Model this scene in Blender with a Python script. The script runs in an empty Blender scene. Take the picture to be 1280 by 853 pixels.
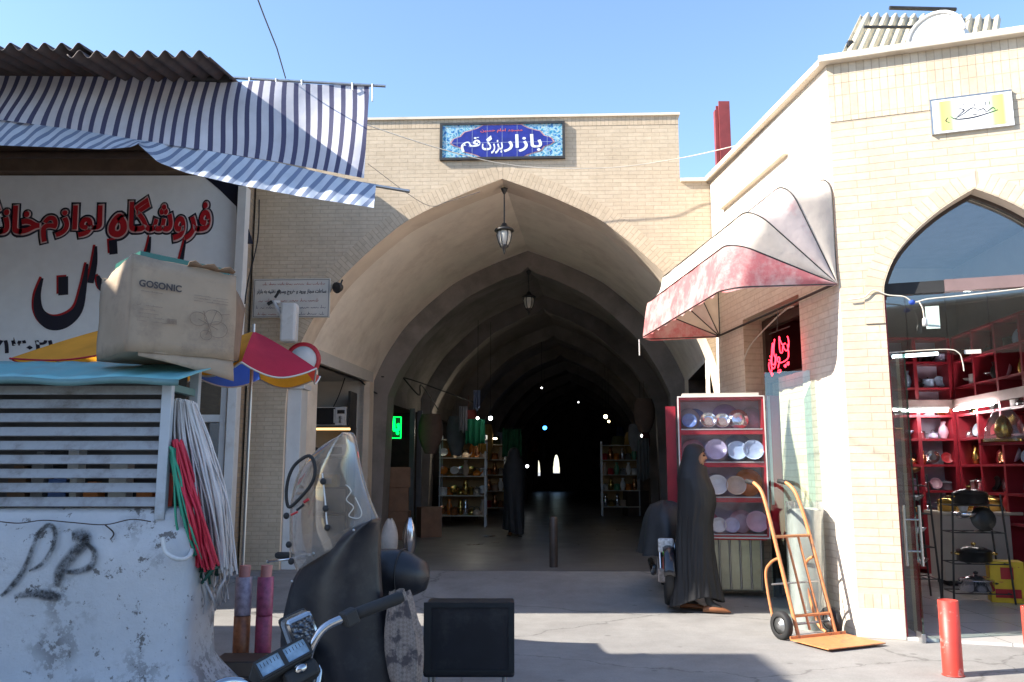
import bpy, math, random
from mathutils import Vector, Matrix, noise
random.seed(7)
S = bpy.context.scene
LINK = S.collection.objects.link
R = math.radians
PI = math.pi

# ------------------------------------------------------------------ camera, sky, sun, exposure
PITCH, EYE, FOC = R(8.6), 1.4, 1060.0
cam = bpy.data.cameras.new('camera')
cam.sensor_width = 36.0
cam.lens = FOC / 1280 * 36
cam.clip_end = 2000
cam.clip_start = 0.05
camo = bpy.data.objects.new('camera', cam)
LINK(camo)
camo.location = (0, 0, EYE)
camo.rotation_euler = (R(90) + PITCH, 0, 0)
S.camera = camo

SUN_EL, SUN_AZ = R(35), R(14)          # the sun stands to the left of the view, a little behind the camera
to_sun = Vector((-math.cos(SUN_AZ) * math.cos(SUN_EL), -math.sin(SUN_AZ) * math.cos(SUN_EL), math.sin(SUN_EL)))
world = bpy.data.worlds.new('World')
S.world = world
world.use_nodes = True
wn = world.node_tree
sky = wn.nodes.new('ShaderNodeTexSky')
sky.sky_type = 'NISHITA'
sky.sun_disc = False
sky.sun_elevation = SUN_EL
sky.sun_rotation = math.atan2(to_sun.x, to_sun.y)
sky.air_density = 1.0
sky.dust_density = 0.4
sky.ozone_density = 3.0
wn.links.new(sky.outputs[0], wn.nodes['Background'].inputs[0])
wn.nodes['Background'].inputs[1].default_value = 0.12

sl = bpy.data.lights.new('sun', 'SUN')
sl.energy = 4.4
sl.angle = R(0.5)
sl.color = (1.0, 0.93, 0.82)
so = bpy.data.objects.new('sun', sl)
LINK(so)
so.rotation_euler = (-to_sun).to_track_quat('-Z', 'Y').to_euler()

S.view_settings.view_transform = 'Standard'
S.view_settings.look = 'None'
S.view_settings.exposure = 1.6
S.view_settings.gamma = 1
S.view_settings.use_curve_mapping = False
S.render.engine = 'CYCLES'
S.cycles.use_denoising = True
S.cycles.max_bounces = 9
S.cycles.diffuse_bounces = 5
S.cycles.glossy_bounces = 4
S.cycles.transmission_bounces = 6
S.cycles.transparent_max_bounces = 16
S.cycles.sample_clamp_indirect = 8

# ------------------------------------------------------------------ small geometry helpers
def ray(px, py):
    u, v = (px - 640) / FOC, (426.5 - py) / FOC
    return Vector((u, math.cos(PITCH) - v * math.sin(PITCH), math.sin(PITCH) + v * math.cos(PITCH)))
def at(px, py, Y):
    d = ray(px, py)
    return d * (Y / d.y) + Vector((0, 0, EYE))
def onp(px, py, P, n):
    d = ray(px, py); o = Vector((0, 0, EYE)); n = Vector(n)
    return o + d * ((Vector(P) - o).dot(n) / d.dot(n))
def lerp(a, b, t): return a + (b - a) * t
def sstep(a, b, x):
    t = min(1, max(0, (x - a) / (b - a)))
    return t * t * (3 - 2 * t)
def T(x, y, z=0): return Matrix.Translation((x, y, z))
def RZ(a): return Matrix.Rotation(a, 4, 'Z')
def RX(a): return Matrix.Rotation(a, 4, 'X')
def RY(a): return Matrix.Rotation(a, 4, 'Y')
def crom(pts, n=8, closed=False):
    pts = [Vector(p) for p in pts]
    out = []
    L = len(pts)
    rng = range(L if closed else L - 1)
    for i in rng:
        if closed:
            p0, p1, p2, p3 = (pts[(i + k) % L] for k in (-1, 0, 1, 2))
        else:
            p0, p1, p2, p3 = pts[max(i - 1, 0)], pts[i], pts[i + 1], pts[min(i + 2, L - 1)]
        for k in range(n):
            t = k / n
            out.append(0.5 * ((2 * p1) + (p2 - p0) * t + (2 * p0 - 5 * p1 + 4 * p2 - p3) * t * t + (3 * p1 - p0 - 3 * p2 + p3) * t ** 3))
    if not closed: out.append(pts[-1])
    return out

PM = {}   # world matrix of every thing's Empty
class MB:
    def __init__(s): s.v = []; s.f = []; s.sm = []; s.mi = []; s.uv = []
    def add(s, verts, faces, smooth=False, mi=0, uvs=None, M=None):
        o = len(s.v)
        for p in verts:
            p = Vector(p)
            s.v.append(M @ p if M else p)
        for k, f in enumerate(faces):
            s.f.append([i + o for i in f]); s.sm.append(smooth); s.mi.append(mi)
            s.uv.append(None if uvs is None else uvs[k])
        return s
    def box(s, x0, x1, y0, y1, z0, z1, M=None, mi=0):
        v = [(x, y, z) for z in (z0, z1) for y in (y0, y1) for x in (x0, x1)]
        return s.add(v, [(0, 2, 3, 1), (4, 5, 7, 6), (0, 1, 5, 4), (2, 6, 7, 3), (0, 4, 6, 2), (1, 3, 7, 5)], M=M, mi=mi)
    def quad(s, a, b, c, d, mi=0, uv=None, M=None): return s.add([a, b, c, d], [(0, 1, 2, 3)], mi=mi, uvs=None if uv is None else [uv], M=M)
    def tube(s, pts, r, n=8, closed=False, M=None, caps=True, smooth=True, mi=0):
        pts = [Vector(p) for p in pts]
        L = len(pts); rr = r if isinstance(r, (list, tuple)) else [r] * L
        vs, fs = [], []
        nrm = None
        for i, p in enumerate(pts):
            a = pts[(i - 1) % L] if (closed or i > 0) else p
            b = pts[(i + 1) % L] if (closed or i < L - 1) else p
            t = (b - a)
            t = t.normalized() if t.length > 1e-9 else Vector((0, 0, 1))
            if nrm is None:
                nrm = t.orthogonal().normalized()
            nrm = (nrm - t * nrm.dot(t))
            nrm = nrm.normalized() if nrm.length > 1e-6 else t.orthogonal().normalized()
            bn = t.cross(nrm)
            for k in range(n):
                a_ = 2 * PI * k / n
                vs.append(p + (nrm * math.cos(a_) + bn * math.sin(a_)) * rr[i])
        for i in range(L if closed else L - 1):
            j = (i + 1) % L
            for k in range(n):
                k2 = (k + 1) % n
                fs.append((i * n + k, i * n + k2, j * n + k2, j * n + k))
        s.add(vs, fs, smooth, mi, M=M)
        if caps and not closed:
            s.add(vs[:n], [tuple(reversed(range(n)))], False, mi, M=M); s.add(vs[-n:], [tuple(range(n))], False, mi, M=M)
        return s
    def lathe(s, prof, n=20, M=None, smooth=True, mi=0, sx=1, sy=1):
        vs, fs = [], []
        for r, z in prof:
            for k in range(n):
                a = 2 * PI * k / n
                vs.append((r * math.cos(a) * sx, r * math.sin(a) * sy, z))
        for i in range(len(prof) - 1):
            for k in range(n):
                k2 = (k + 1) % n
                fs.append((i * n + k, i * n + k2, (i + 1) * n + k2, (i + 1) * n + k))
        return s.add(vs, fs, smooth, mi, M=M)
    def prism(s, pts, y0, y1, M=None, mi=0):            # polygon in XZ, extruded along y
        n = len(pts)
        vs = [(x, y0, z) for x, z in pts] + [(x, y1, z) for x, z in pts]
        fs = [tuple(range(n)), tuple(reversed(range(n, 2 * n)))] + [(i, i + n, (i + 1) % n + n, (i + 1) % n) for i in range(n)]
        return s.add(vs, fs, M=M, mi=mi)
    def grid(s, fn, nu, nv, smooth=True, M=None, mi=0, uv=None, skip=None, closeu=False):
        vs = [fn(i / nu, j / nv) for j in range(nv + 1) for i in range(nu + (0 if closeu else 1))]
        w = nu if closeu else nu + 1
        fs, us = [], []
        for j in range(nv):
            for i in range(nu):
                if skip and skip((i + .5) / nu, (j + .5) / nv): continue
                i2 = (i + 1) % w
                fs.append((j * w + i, j * w + i2, (j + 1) * w + i2, (j + 1) * w + i))
                if uv:
                    us.append([uv(i / nu, j / nv), uv((i + 1) / nu, j / nv), uv((i + 1) / nu, (j + 1) / nv), uv(i / nu, (j + 1) / nv)])
        return s.add(vs, fs, smooth, mi, us if uv else None, M)
    def ball(s, c, r, nu=14, nv=8, M=None, mi=0):
        rx, ry, rz = r if isinstance(r, tuple) else (r, r, r)
        return s.grid(lambda u, v: Vector(c) + Vector((rx * math.cos(2 * PI * u) * math.sin(PI * v), ry * math.sin(2 * PI * u) * math.sin(PI * v), -rz * math.cos(PI * v))), nu, nv, True, M, mi, closeu=True)
    def brush(s, pts, w, M=None, n=6, mi=0, y=0.0):       # a flat pen stroke in XZ: pts (x, z), widths
        P = crom([(p[0], 0, p[1]) for p in pts], n)
        W = crom([(q, 0, 0) for q in w], n)
        vs = []
        for i, p in enumerate(P):
            t = (P[min(i + 1, len(P) - 1)] - P[max(i - 1, 0)]).normalized()
            nn = Vector((-t.z, 0, t.x)) * max(W[i].x, .0005) * .5
            vs += [Vector((p.x + nn.x, y, p.z + nn.z)), Vector((p.x - nn.x, y, p.z - nn.z))]
        return s.add(vs, [(2 * i, 2 * i + 1, 2 * i + 3, 2 * i + 2) for i in range(len(P) - 1)], M=M, mi=mi, uvs=[[(0, i), (1, i), (1, i + 1), (0, i + 1)] for i in range(len(P) - 1)])
    def build(s, name, mat, parent=None, frame=None, bevel=0, solid=0, sub=0, loc=None):
        vs = s.v
        me = bpy.data.meshes.new(name)
        # box projected UVs in metres, in the coordinates the mesh was drawn in
        uvl = []
        for f, u in zip(s.f, s.uv):
            if u is not None:
                uvl += [c for q in u for c in q]; continue
            nrm = Vector((0, 0, 0))
            for i in range(len(f)):
                a, b = vs[f[i]], vs[f[(i + 1) % len(f)]]
                nrm += a.cross(b)
            ax = max(range(3), key=lambda k: abs(nrm[k]))
            for i in f:
                p = vs[i]
                uvl += [(p.y, p.z), (p.x, p.z), (p.x, p.y)][ax]
        if frame is not None:
            K = (PM[parent.name].inverted() if parent is not None and parent.name in PM else Matrix.Identity(4)) @ frame
            vs = [K @ p for p in vs]
        if loc is not None: vs = [p - Vector(loc) for p in vs]
        me.from_pydata([tuple(p) for p in vs], [], s.f)
        me.polygons.foreach_set('use_smooth', s.sm)
        me.polygons.foreach_set('material_index', s.mi)
        l = me.uv_layers.new(name='UVMap')
        l.data.foreach_set('uv', uvl)
        for m in (mat if isinstance(mat, (list, tuple)) else [mat]): me.materials.append(m)
        me.update()
        o = bpy.data.objects.new(name, me)
        LINK(o)
        if parent is not None: o.parent = parent
        if loc is not None: o.location = loc
        if solid:
            m = o.modifiers.new('thick', 'SOLIDIFY'); m.thickness = solid; m.offset = 0
        if sub:
            m = o.modifiers.new('sub', 'SUBSURF'); m.levels = sub; m.render_levels = sub
        if bevel:
            m = o.modifiers.new('bevel', 'BEVEL'); m.width = bevel; m.segments = 2; m.limit_method = 'ANGLE'; m.angle_limit = R(35)
        return o

def tag(o, label=None, cat=None, group=None, kind=None):
    if label: o['label'] = label
    if cat: o['category'] = cat
    if group: o['group'] = group
    if kind: o['kind'] = kind
    return o
def thing(name, label, cat, loc=(0, 0, 0), rz=0, group=None, M=None):
    o = bpy.data.objects.new(name, None)
    LINK(o)
    o.empty_display_size = .1
    if M is not None: o.matrix_world = M
    else:
        o.location = loc; o.rotation_euler = (0, 0, rz)
        M = Matrix.Translation(loc) @ RZ(rz)
    PM[o.name] = M
    return tag(o, label, cat, group)
def dup(root, M, label=None, group=None):
    r = root.copy(); LINK(r); r.matrix_world = M; PM[r.name] = M
    if label: r['label'] = label
    if group: r['group'] = group
    for ch in list(root.children):
        c = ch.copy(); LINK(c); c.parent = r
        for g in list(ch.children):
            d = g.copy(); LINK(d); d.parent = c
    return r

# ------------------------------------------------------------------ materials
def newmat(name):
    m = bpy.data.materials.new(name); m.use_nodes = True
    nt = m.node_tree
    return m, nt, nt.nodes['Principled BSDF']
def N(nt, typ, **kw):
    n = nt.nodes.new(typ)
    for k, v in kw.items(): setattr(n, k, v)
    return n
def noise_tex(nt, scale, detail=6, rough=.6, coord='Object', vec=None):
    n = N(nt, 'ShaderNodeTexNoise'); n.inputs['Scale'].default_value = scale; n.inputs['Detail'].default_value = detail; n.inputs['Roughness'].default_value = rough
    if vec is None:
        tc = N(nt, 'ShaderNodeTexCoord'); vec = tc.outputs[coord]
    nt.links.new(vec, n.inputs['Vector'])
    return n
def mixc(nt, fac, a, b, mode='MIX'):
    m = N(nt, 'ShaderNodeMix', data_type='RGBA', blend_type=mode)
    for sock, val in ((m.inputs[0], fac), (m.inputs[6], a), (m.inputs[7], b)):
        if hasattr(val, 'is_output') or isinstance(val, bpy.types.NodeSocket): nt.links.new(val, sock)
        elif isinstance(val, tuple): sock.default_value = (*val[:3], 1)
        else: sock.default_value = val
    return m.outputs[2]
def ramp(nt, src, stops):
    r = N(nt, 'ShaderNodeValToRGB')
    while len(r.color_ramp.elements) < len(stops): r.color_ramp.elements.new(.5)
    for e, (p, c) in zip(r.color_ramp.elements, stops):
        e.position = p; e.color = (*c[:3], 1) if isinstance(c, tuple) else (c, c, c, 1)
    nt.links.new(src, r.inputs[0])
    return r.outputs[0]
def bump(nt, b, src, strength=.3, dist=.01):
    n = N(nt, 'ShaderNodeBump'); n.inputs['Strength'].default_value = strength; n.inputs['Distance'].default_value = dist
    nt.links.new(src, n.inputs['Height']); nt.links.new(n.outputs[0], b.inputs['Normal'])
def mat(name, c, rough=.6, metal=0, var=.18, scale=6, bmp=0, dirt=None, dscale=2.5, dlo=.5, dhi=.7, spec=None, coat=0):
    m, nt, b = newmat(name)
    n = noise_tex(nt, scale)
    out = ramp(nt, n.outputs[0], [(.3, tuple(x * (1 - var) for x in c)), (.7, tuple(min(1, x * (1 + var)) for x in c))])
    if dirt:
        d = noise_tex(nt, dscale, 9, .7)
        out = mixc(nt, ramp(nt, d.outputs[0], [(dlo, 0.), (dhi, 1.)]), out, dirt)
    nt.links.new(out, b.inputs['Base Color'])
    b.inputs['Roughness'].default_value = rough; b.inputs['Metallic'].default_value = metal
    if spec is not None: b.inputs['Specular IOR Level'].default_value = spec
    if coat: b.inputs['Coat Weight'].default_value = coat
    if bmp: bump(nt, b, noise_tex(nt, scale * 4, 8).outputs[0], bmp, .01)
    return m
def brick(name, c1, c2, mort, bw=.215, rh=.062, ms=.007, vert=False, off=.5, rough=.85, stain=None, var=.5):
    m, nt, b = newmat(name)
    uv = N(nt, 'ShaderNodeUVMap')
    vec = uv.outputs[0]
    if vert:
        mp = N(nt, 'ShaderNodeMapping'); mp.inputs['Rotation'].default_value = (0, 0, R(90)); nt.links.new(vec, mp.inputs[0]); vec = mp.outputs[0]
    # a little waviness in the courses
    wob = noise_tex(nt, 1.3, 3, vec=vec)
    add = N(nt, 'ShaderNodeVectorMath', operation='MULTIPLY_ADD'); nt.links.new(wob.outputs[1], add.inputs[0]); add.inputs[1].default_value = (.016, .016, 0); nt.links.new(vec, add.inputs[2])
    t = N(nt, 'ShaderNodeTexBrick'); nt.links.new(add.outputs[0], t.inputs['Vector'])
    t.offset = off; t.inputs['Scale'].default_value = 1; t.inputs['Brick Width'].default_value = bw; t.inputs['Row Height'].default_value = rh
    t.inputs['Mortar Size'].default_value = ms; t.inputs['Mortar Smooth'].default_value = .3; t.inputs['Bias'].default_value = 0
    t.inputs['Color1'].default_value = (*c1, 1); t.inputs['Color2'].default_value = (*c2, 1); t.inputs['Mortar'].default_value = (*mort, 1)
    out = t.outputs[0]
    n1 = noise_tex(nt, 1.1, 8, .65, vec=vec)
    out = mixc(nt, var, out, ramp(nt, n1.outputs[0], [(.3, (.62, .58, .54)), (.7, (1.0, 1.0, 1.0))]), 'MULTIPLY')
    n2 = noise_tex(nt, 14, 6, .7, vec=vec)
    out = mixc(nt, .35, out, ramp(nt, n2.outputs[0], [(.35, (.65, .65, .65)), (.6, (1., 1., 1.))]), 'MULTIPLY')
    n4 = noise_tex(nt, .7, 10, .75, vec=vec)
    out = mixc(nt, ramp(nt, n4.outputs[0], [(.5, 0.), (.75, .42)]), out, (.33, .27, .2))
    if stain:
        n3 = noise_tex(nt, .9, 9, .75, vec=vec)
        out = mixc(nt, ramp(nt, n3.outputs[0], [(.52, 0.), (.72, .75)]), out, stain)
    nt.links.new(out, b.inputs['Base Color'])
    b.inputs['Roughness'].default_value = rough
    inv = N(nt, 'ShaderNodeMath', operation='MULTIPLY_ADD'); nt.links.new(t.outputs['Fac'], inv.inputs[0]); inv.inputs[1].default_value = -1; nt.links.new(n2.outputs[0], inv.inputs[2])
    bump(nt, b, inv.outputs[0], .5, .006)
    return m
def emit(name, c, s):
    m, nt, b = newmat(name)
    b.inputs['Base Color'].default_value = (*c, 1)
    b.inputs['Emission Color'].default_value = (*c, 1); b.inputs['Emission Strength'].default_value = s
    return m
def glass(name, tint=(.93, .97, .96), base=.05, haze=0, hcol=(.6, .6, .6)):
    m, nt, b = newmat(name)
    nt.nodes.remove(b)
    tr = N(nt, 'ShaderNodeBsdfTransparent'); tr.inputs[0].default_value = (*tint, 1)
    gl = N(nt, 'ShaderNodeBsdfGlossy'); gl.inputs[1].default_value = .02
    lw = N(nt, 'ShaderNodeLayerWeight'); lw.inputs[0].default_value = .35
    ma = N(nt, 'ShaderNodeMath', operation='MULTIPLY_ADD'); nt.links.new(lw.outputs[1], ma.inputs[0]); ma.inputs[1].default_value = .8; ma.inputs[2].default_value = base
    mx = N(nt, 'ShaderNodeMixShader'); nt.links.new(ma.outputs[0], mx.inputs[0]); nt.links.new(tr.outputs[0], mx.inputs[1]); nt.links.new(gl.outputs[0], mx.inputs[2])
    out = mx.outputs[0]
    if haze:
        df = N(nt, 'ShaderNodeBsdfDiffuse'); df.inputs[0].default_value = (*hcol, 1)
        tl = N(nt, 'ShaderNodeBsdfTranslucent'); tl.inputs[0].default_value = (*hcol, 1)
        m0 = N(nt, 'ShaderNodeMixShader'); nt.links.new(df.outputs[0], m0.inputs[1]); nt.links.new(tl.outputs[0], m0.inputs[2])
        nz = noise_tex(nt, 5, 8, .7)
        hz = N(nt, 'ShaderNodeMath', operation='MULTIPLY'); nt.links.new(nz.outputs[0], hz.inputs[0]); hz.inputs[1].default_value = haze * 2
        m2 = N(nt, 'ShaderNodeMixShader'); nt.links.new(hz.outputs[0], m2.inputs[0]); nt.links.new(out, m2.inputs[1]); nt.links.new(m0.outputs[0], m2.inputs[2])
        out = m2.outputs[0]
    nt.links.new(out, nt.nodes['Material Output'].inputs[0])
    return m
def cloth(name, c, transl=.35, rough=.8, stripes=None, dirt=None, var=.15, dscale=2.5, wear=(.5, .68)):
    m, nt, b = newmat(name)
    n = noise_tex(nt, 3, 7)
    out = ramp(nt, n.outputs[0], [(.3, tuple(x * (1 - var) for x in c)), (.7, tuple(min(1, x * (1 + var)) for x in c))])
    if stripes:
        period, duty, sc = stripes
        uv = N(nt, 'ShaderNodeUVMap'); sp = N(nt, 'ShaderNodeSeparateXYZ'); nt.links.new(uv.outputs[0], sp.inputs[0])
        d = N(nt, 'ShaderNodeMath', operation='DIVIDE'); nt.links.new(sp.outputs[0], d.inputs[0]); d.inputs[1].default_value = period
        fr = N(nt, 'ShaderNodeMath', operation='FRACT'); nt.links.new(d.outputs[0], fr.inputs[0])
        g = N(nt, 'ShaderNodeMath', operation='LESS_THAN'); nt.links.new(fr.outputs[0], g.inputs[0]); g.inputs[1].default_value = duty
        out = mixc(nt, g.outputs[0], out, sc)
    if dirt:
        dn = noise_tex(nt, dscale, 9, .72)
        out = mixc(nt, ramp(nt, dn.outputs[0], [(wear[0], 0.), (wear[1], .85)]), out, dirt)
    nt.links.new(out, b.inputs['Base Color']); b.inputs['Roughness'].default_value = rough
    bump(nt, b, noise_tex(nt, 9, 6).outputs[0], .25, .02)
    tl = N(nt, 'ShaderNodeBsdfTranslucent'); nt.links.new(out, tl.inputs[0])
    mx = N(nt, 'ShaderNodeMixShader'); mx.inputs[0].default_value = transl
    nt.links.new(b.outputs[0], mx.inputs[1]); nt.links.new(tl.outputs[0], mx.inputs[2]); nt.links.new(mx.outputs[0], nt.nodes['Material Output'].inputs[0])
    return m

M_BRICK = brick('yellow_brick', (.63, .52, .385), (.575, .47, .34), (.48, .39, .285), bw=.21, rh=.053, ms=.005)
M_BRICKV = brick('soldier_brick', (.63, .51, .37), (.56, .45, .32), (.46, .37, .265), vert=True, bw=.2, rh=.055, ms=.005)
M_BRICKW = brick('pale_brick', (.69, .58, .44), (.62, .51, .375), (.50, .40, .30), bw=.32, rh=.07, ms=.005, off=.35)
M_BRICKWV = brick('pale_soldier_brick', (.69, .58, .44), (.61, .50, .365), (.50, .40, .30), bw=.2, rh=.065, ms=.005, vert=True, off=0)
M_OLDBRICK = brick('grimy_brick', (.44, .33, .22), (.34, .25, .165), (.30, .25, .2), stain=(.2, .16, .12))
M_PLASTER = mat('tan_plaster', (.74, .62, .49), .9, var=.08, scale=2, bmp=.15, dirt=(.46, .36, .26), dscale=1.2, dlo=.5, dhi=.8)
M_PLASTERD = mat('grey_plaster_shaded', (.25, .22, .2), .9, var=.15, scale=2, bmp=.15, dirt=(.12, .105, .09), dscale=1.1, dlo=.45, dhi=.75)  # darker copy of the hall plaster, depth shade put into the colour; roofs share it
M_PLASTERL = mat('cream_plaster_lit', (.87, .78, .66), .9, var=.06, scale=3, bmp=.2, dirt=(.66, .56, .45), dscale=1.6, dlo=.48, dhi=.75)  # first bay copy of the hall plaster, colour lightened for bounced daylight
M_STONE = mat('pale_stone', (.66, .58, .47), .8, var=.1, scale=3, dirt=(.4, .33, .25), dlo=.55, dhi=.8)
M_WHITE = mat('white_paint', (.62, .62, .61), .5, var=.06, dirt=(.38, .36, .33), dlo=.55, dhi=.8)
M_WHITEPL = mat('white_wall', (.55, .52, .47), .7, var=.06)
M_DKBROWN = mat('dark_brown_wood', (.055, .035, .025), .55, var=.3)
M_BROWN = mat('brown_fascia', (.13, .09, .062), .7, var=.2)
M_RED = mat('red_cabinet_paint', (.50, .014, .032), .35, var=.12)
M_DKRED = mat('dark_red_paint', (.26, .014, .026), .4, var=.2)
M_BLACK = mat('black_vinyl', (.012, .012, .016), .42, var=.3, bmp=.08, scale=4, dirt=(.045, .043, .042), dscale=5, dlo=.52, dhi=.75)
M_RUBBER = mat('black_rubber', (.015, .015, .016), .7, var=.3)
M_CHROME = mat('chrome', (.42, .43, .45), .16, 1, var=.15)
M_STEEL = mat('grey_steel', (.4, .41, .42), .35, .9, var=.1)
M_DKSTEEL = mat('dark_iron', (.05, .048, .047), .5, .5, var=.3)
M_SIGNW = mat('sign_white', (.80, .84, .88), .35, var=.04)
M_NAVY = mat('navy_print', (.012, .014, .03), .4, var=.1)
M_LETRED = mat('red_lettering', (.42, .012, .02), .4, var=.05)
M_PINK = mat('pale_pink_edge', (.62, .42, .42), .4, var=.05)
M_GLASS = glass('window_glass', base=.09)
M_GLASSG = glass('green_edged_glass', (.80, .90, .87), base=.06)
M_FILM = glass('clear_plastic_film', (.92, .93, .96), base=.04, haze=.05, hcol=(.7, .74, .85))
M_SCREEN = glass('scuffed_clear_plastic', (.84, .82, .8), base=.05, haze=.24, hcol=(.62, .55, .47))

# ------------------------------------------------------------------ lettering
FORMS = {'ا': (0xFE8D, 0xFE8E), 'ب': (0xFE8F, 0xFE90, 0xFE91, 0xFE92), 'ت': (0xFE95, 0xFE96, 0xFE97, 0xFE98), 'ج': (0xFE9D, 0xFE9E, 0xFE9F, 0xFEA0),
         'ح': (0xFEA1, 0xFEA2, 0xFEA3, 0xFEA4), 'خ': (0xFEA5, 0xFEA6, 0xFEA7, 0xFEA8), 'د': (0xFEA9, 0xFEAA), 'ر': (0xFEAD, 0xFEAE), 'ز': (0xFEAF, 0xFEB0),
         'س': (0xFEB1, 0xFEB2, 0xFEB3, 0xFEB4), 'ش': (0xFEB5, 0xFEB6, 0xFEB7, 0xFEB8), 'ع': (0xFEC9, 0xFECA, 0xFECB, 0xFECC), 'ف': (0xFED1, 0xFED2, 0xFED3, 0xFED4),
         'ق': (0xFED5, 0xFED6, 0xFED7, 0xFED8), 'گ': (0xFB92, 0xFB93, 0xFB94, 0xFB95), 'ل': (0xFEDD, 0xFEDE, 0xFEDF, 0xFEE0), 'م': (0xFEE1, 0xFEE2, 0xFEE3, 0xFEE4),
         'ن': (0xFEE5, 0xFEE6, 0xFEE7, 0xFEE8), 'و': (0xFEED, 0xFEEE), 'ه': (0x0647, 0xFEEA, 0xFEEB, 0xFEEC), 'ی': (0xFBFC, 0xFBFD, 0xFBFE, 0xFBFF)}
def shape(t):
    if not any(c in FORMS for c in t): return t
    out = []
    for i, c in enumerate(t):
        f = FORMS.get(c)
        if not f: out.append(c); continue
        p = t[i - 1] if i else ' '; n = t[i + 1] if i + 1 < len(t) else ' '
        pj = len(FORMS.get(p, (0,))) == 4; nj = n in FORMS and len(f) == 4
        out.append(chr(f[(3 if nj else 1) if pj else (2 if nj else 0)]))
    return ''.join(reversed(out))
def text(name, body, x0, x1, z0, z1, m, parent=None, frame=None, y=0.0, bold=0.0, extrude=0.0, neon=0.0, flat=1.0):
    """Lettering fitted to the rectangle x0..x1, z0..z1 of a frame whose front faces -y."""
    cu = bpy.data.curves.new(name, 'FONT'); cu.body = shape(body); cu.size = 1; cu.offset = bold; cu.extrude = extrude; cu.resolution_u = 4
    if neon: cu.fill_mode = 'NONE'; cu.bevel_depth = neon; cu.bevel_resolution = 1
    o = bpy.data.objects.new(name, cu); LINK(o)
    dg = bpy.context.evaluated_depsgraph_get(); dg.update()
    me = bpy.data.meshes.new_from_object(o.evaluated_get(dg))
    bpy.data.objects.remove(o); bpy.data.curves.remove(cu)
    xs = [v.co.x for v in me.vertices]; ys = [v.co.y for v in me.vertices]
    ax, bx, ay, by = min(xs) + neon, max(xs) - neon, min(ys) + neon, max(ys) - neon
    K = Matrix.Identity(4)
    if frame is not None: K = (PM[parent.name].inverted() if parent is not None and parent.name in PM else Matrix.Identity(4)) @ frame
    for v in me.vertices:
        c = v.co
        v.co = K @ Vector((lerp(x0, x1, (c.x - ax) / (bx - ax)), y - c.z * flat, lerp(z0, z1, (c.y - ay) / (by - ay))))
    me.materials.clear(); me.materials.append(m)
    o = bpy.data.objects.new(name, me); LINK(o)
    if parent is not None: o.parent = parent
    return o
def scribble(mb, x0, x1, z, h, seed, y=0, w=.006):
    """A line of writing too small to read: joined low strokes with a few tall ones and dots."""
    rnd = random.Random(seed); x = x1
    while x > x0 + .02:
        L = min(rnd.uniform(.05, .14), x - x0)
        n = max(3, int(L / (h * .35)))
        pts = [(x - L * i / n, z + (h * .1 if i % 2 else h * .32) + rnd.uniform(-.1, .1) * h) for i in range(n + 1)]
        mb.brush(pts, [w * rnd.uniform(.7, 1.3) for _ in pts], n=3, y=y)
        if rnd.random() < .6:
            xx = x - rnd.uniform(.1, .9) * L
            mb.brush([(xx, z + h), (xx - .003, z + h * .2)], [w, w * .8], n=2, y=y - .0004)
        x -= L + rnd.uniform(.012, .03)

# ------------------------------------------------------------------ ground
FG = T(-.13, 10.8) @ RZ(R(-2.4))          # the gateway front: x along it, y into the bazaar
FS = T(2.93, 7.43) @ RZ(R(-19.1))         # the corner shop front
FW = T(2.93, 7.43) @ RZ(R(-84.06))        # the corner shop's side wall: x towards the street, y into the building
FLOOR = .15
def gz(x, y): return FLOOR * sstep(9.0, 10.7, y) * (1 - sstep(2.72, 2.9, x))
def road_mat():
    m, nt, b = newmat('worn_concrete_paving')
    n1 = noise_tex(nt, .55, 9, .6); n2 = noise_tex(nt, 3.2, 9, .72); n3 = noise_tex(nt, 60, 4, .7)
    c = ramp(nt, n1.outputs[0], [(.3, (.225, .217, .208)), (.7, (.33, .318, .303))])
    c = mixc(nt, .55, c, ramp(nt, n2.outputs[0], [(.3, (.6, .59, .58)), (.62, (1, 1, 1))]), 'MULTIPLY')
    c = mixc(nt, .4, c, ramp(nt, n3.outputs[0], [(.3, (.6, .6, .6)), (.6, (1, 1, 1))]), 'MULTIPLY')
    v = N(nt, 'ShaderNodeTexVoronoi', feature='DISTANCE_TO_EDGE'); v.inputs['Scale'].default_value = .42
    tc = N(nt, 'ShaderNodeTexCoord')
    w = noise_tex(nt, 2.5, 6); ad = N(nt, 'ShaderNodeVectorMath', operation='MULTIPLY_ADD')
    nt.links.new(w.outputs[1], ad.inputs[0]); ad.inputs[1].default_value = (.45, .45, 0); nt.links.new(tc.outputs['Object'], ad.inputs[2]); nt.links.new(ad.outputs[0], v.inputs['Vector'])
    c = mixc(nt, ramp(nt, v.outputs[0], [(.0, .7), (.006, .0)]), c, (.09, .085, .08))
    sp = N(nt, 'ShaderNodeTexVoronoi'); sp.inputs['Scale'].default_value = 2.6; nt.links.new(tc.outputs['Object'], sp.inputs['Vector'])
    c = mixc(nt, ramp(nt, sp.outputs[0], [(.05, .55), (.09, 0.)]), c, (.1, .095, .09))
    nt.links.new(c, b.inputs['Base Color']); b.inputs['Roughness'].default_value = .85
    bump(nt, b, n3.outputs[0], .3, .006)
    return m
M_ROAD = road_mat()
xs = [-70, -30, -12] + [-9 + .5 * i for i in range(22)] + [2.0, 2.3, 2.5, 2.7, 2.76, 2.82, 2.88, 2.95, 3.2, 4, 6, 9, 14, 30, 70]
ys = [-50, -20, -8, 0, 2] + [3 + .5 * i for i in range(12)] + [9 + .15 * i for i in range(13)] + [11.2, 13, 20, 40, 90, 400]
mb = MB()
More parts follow.
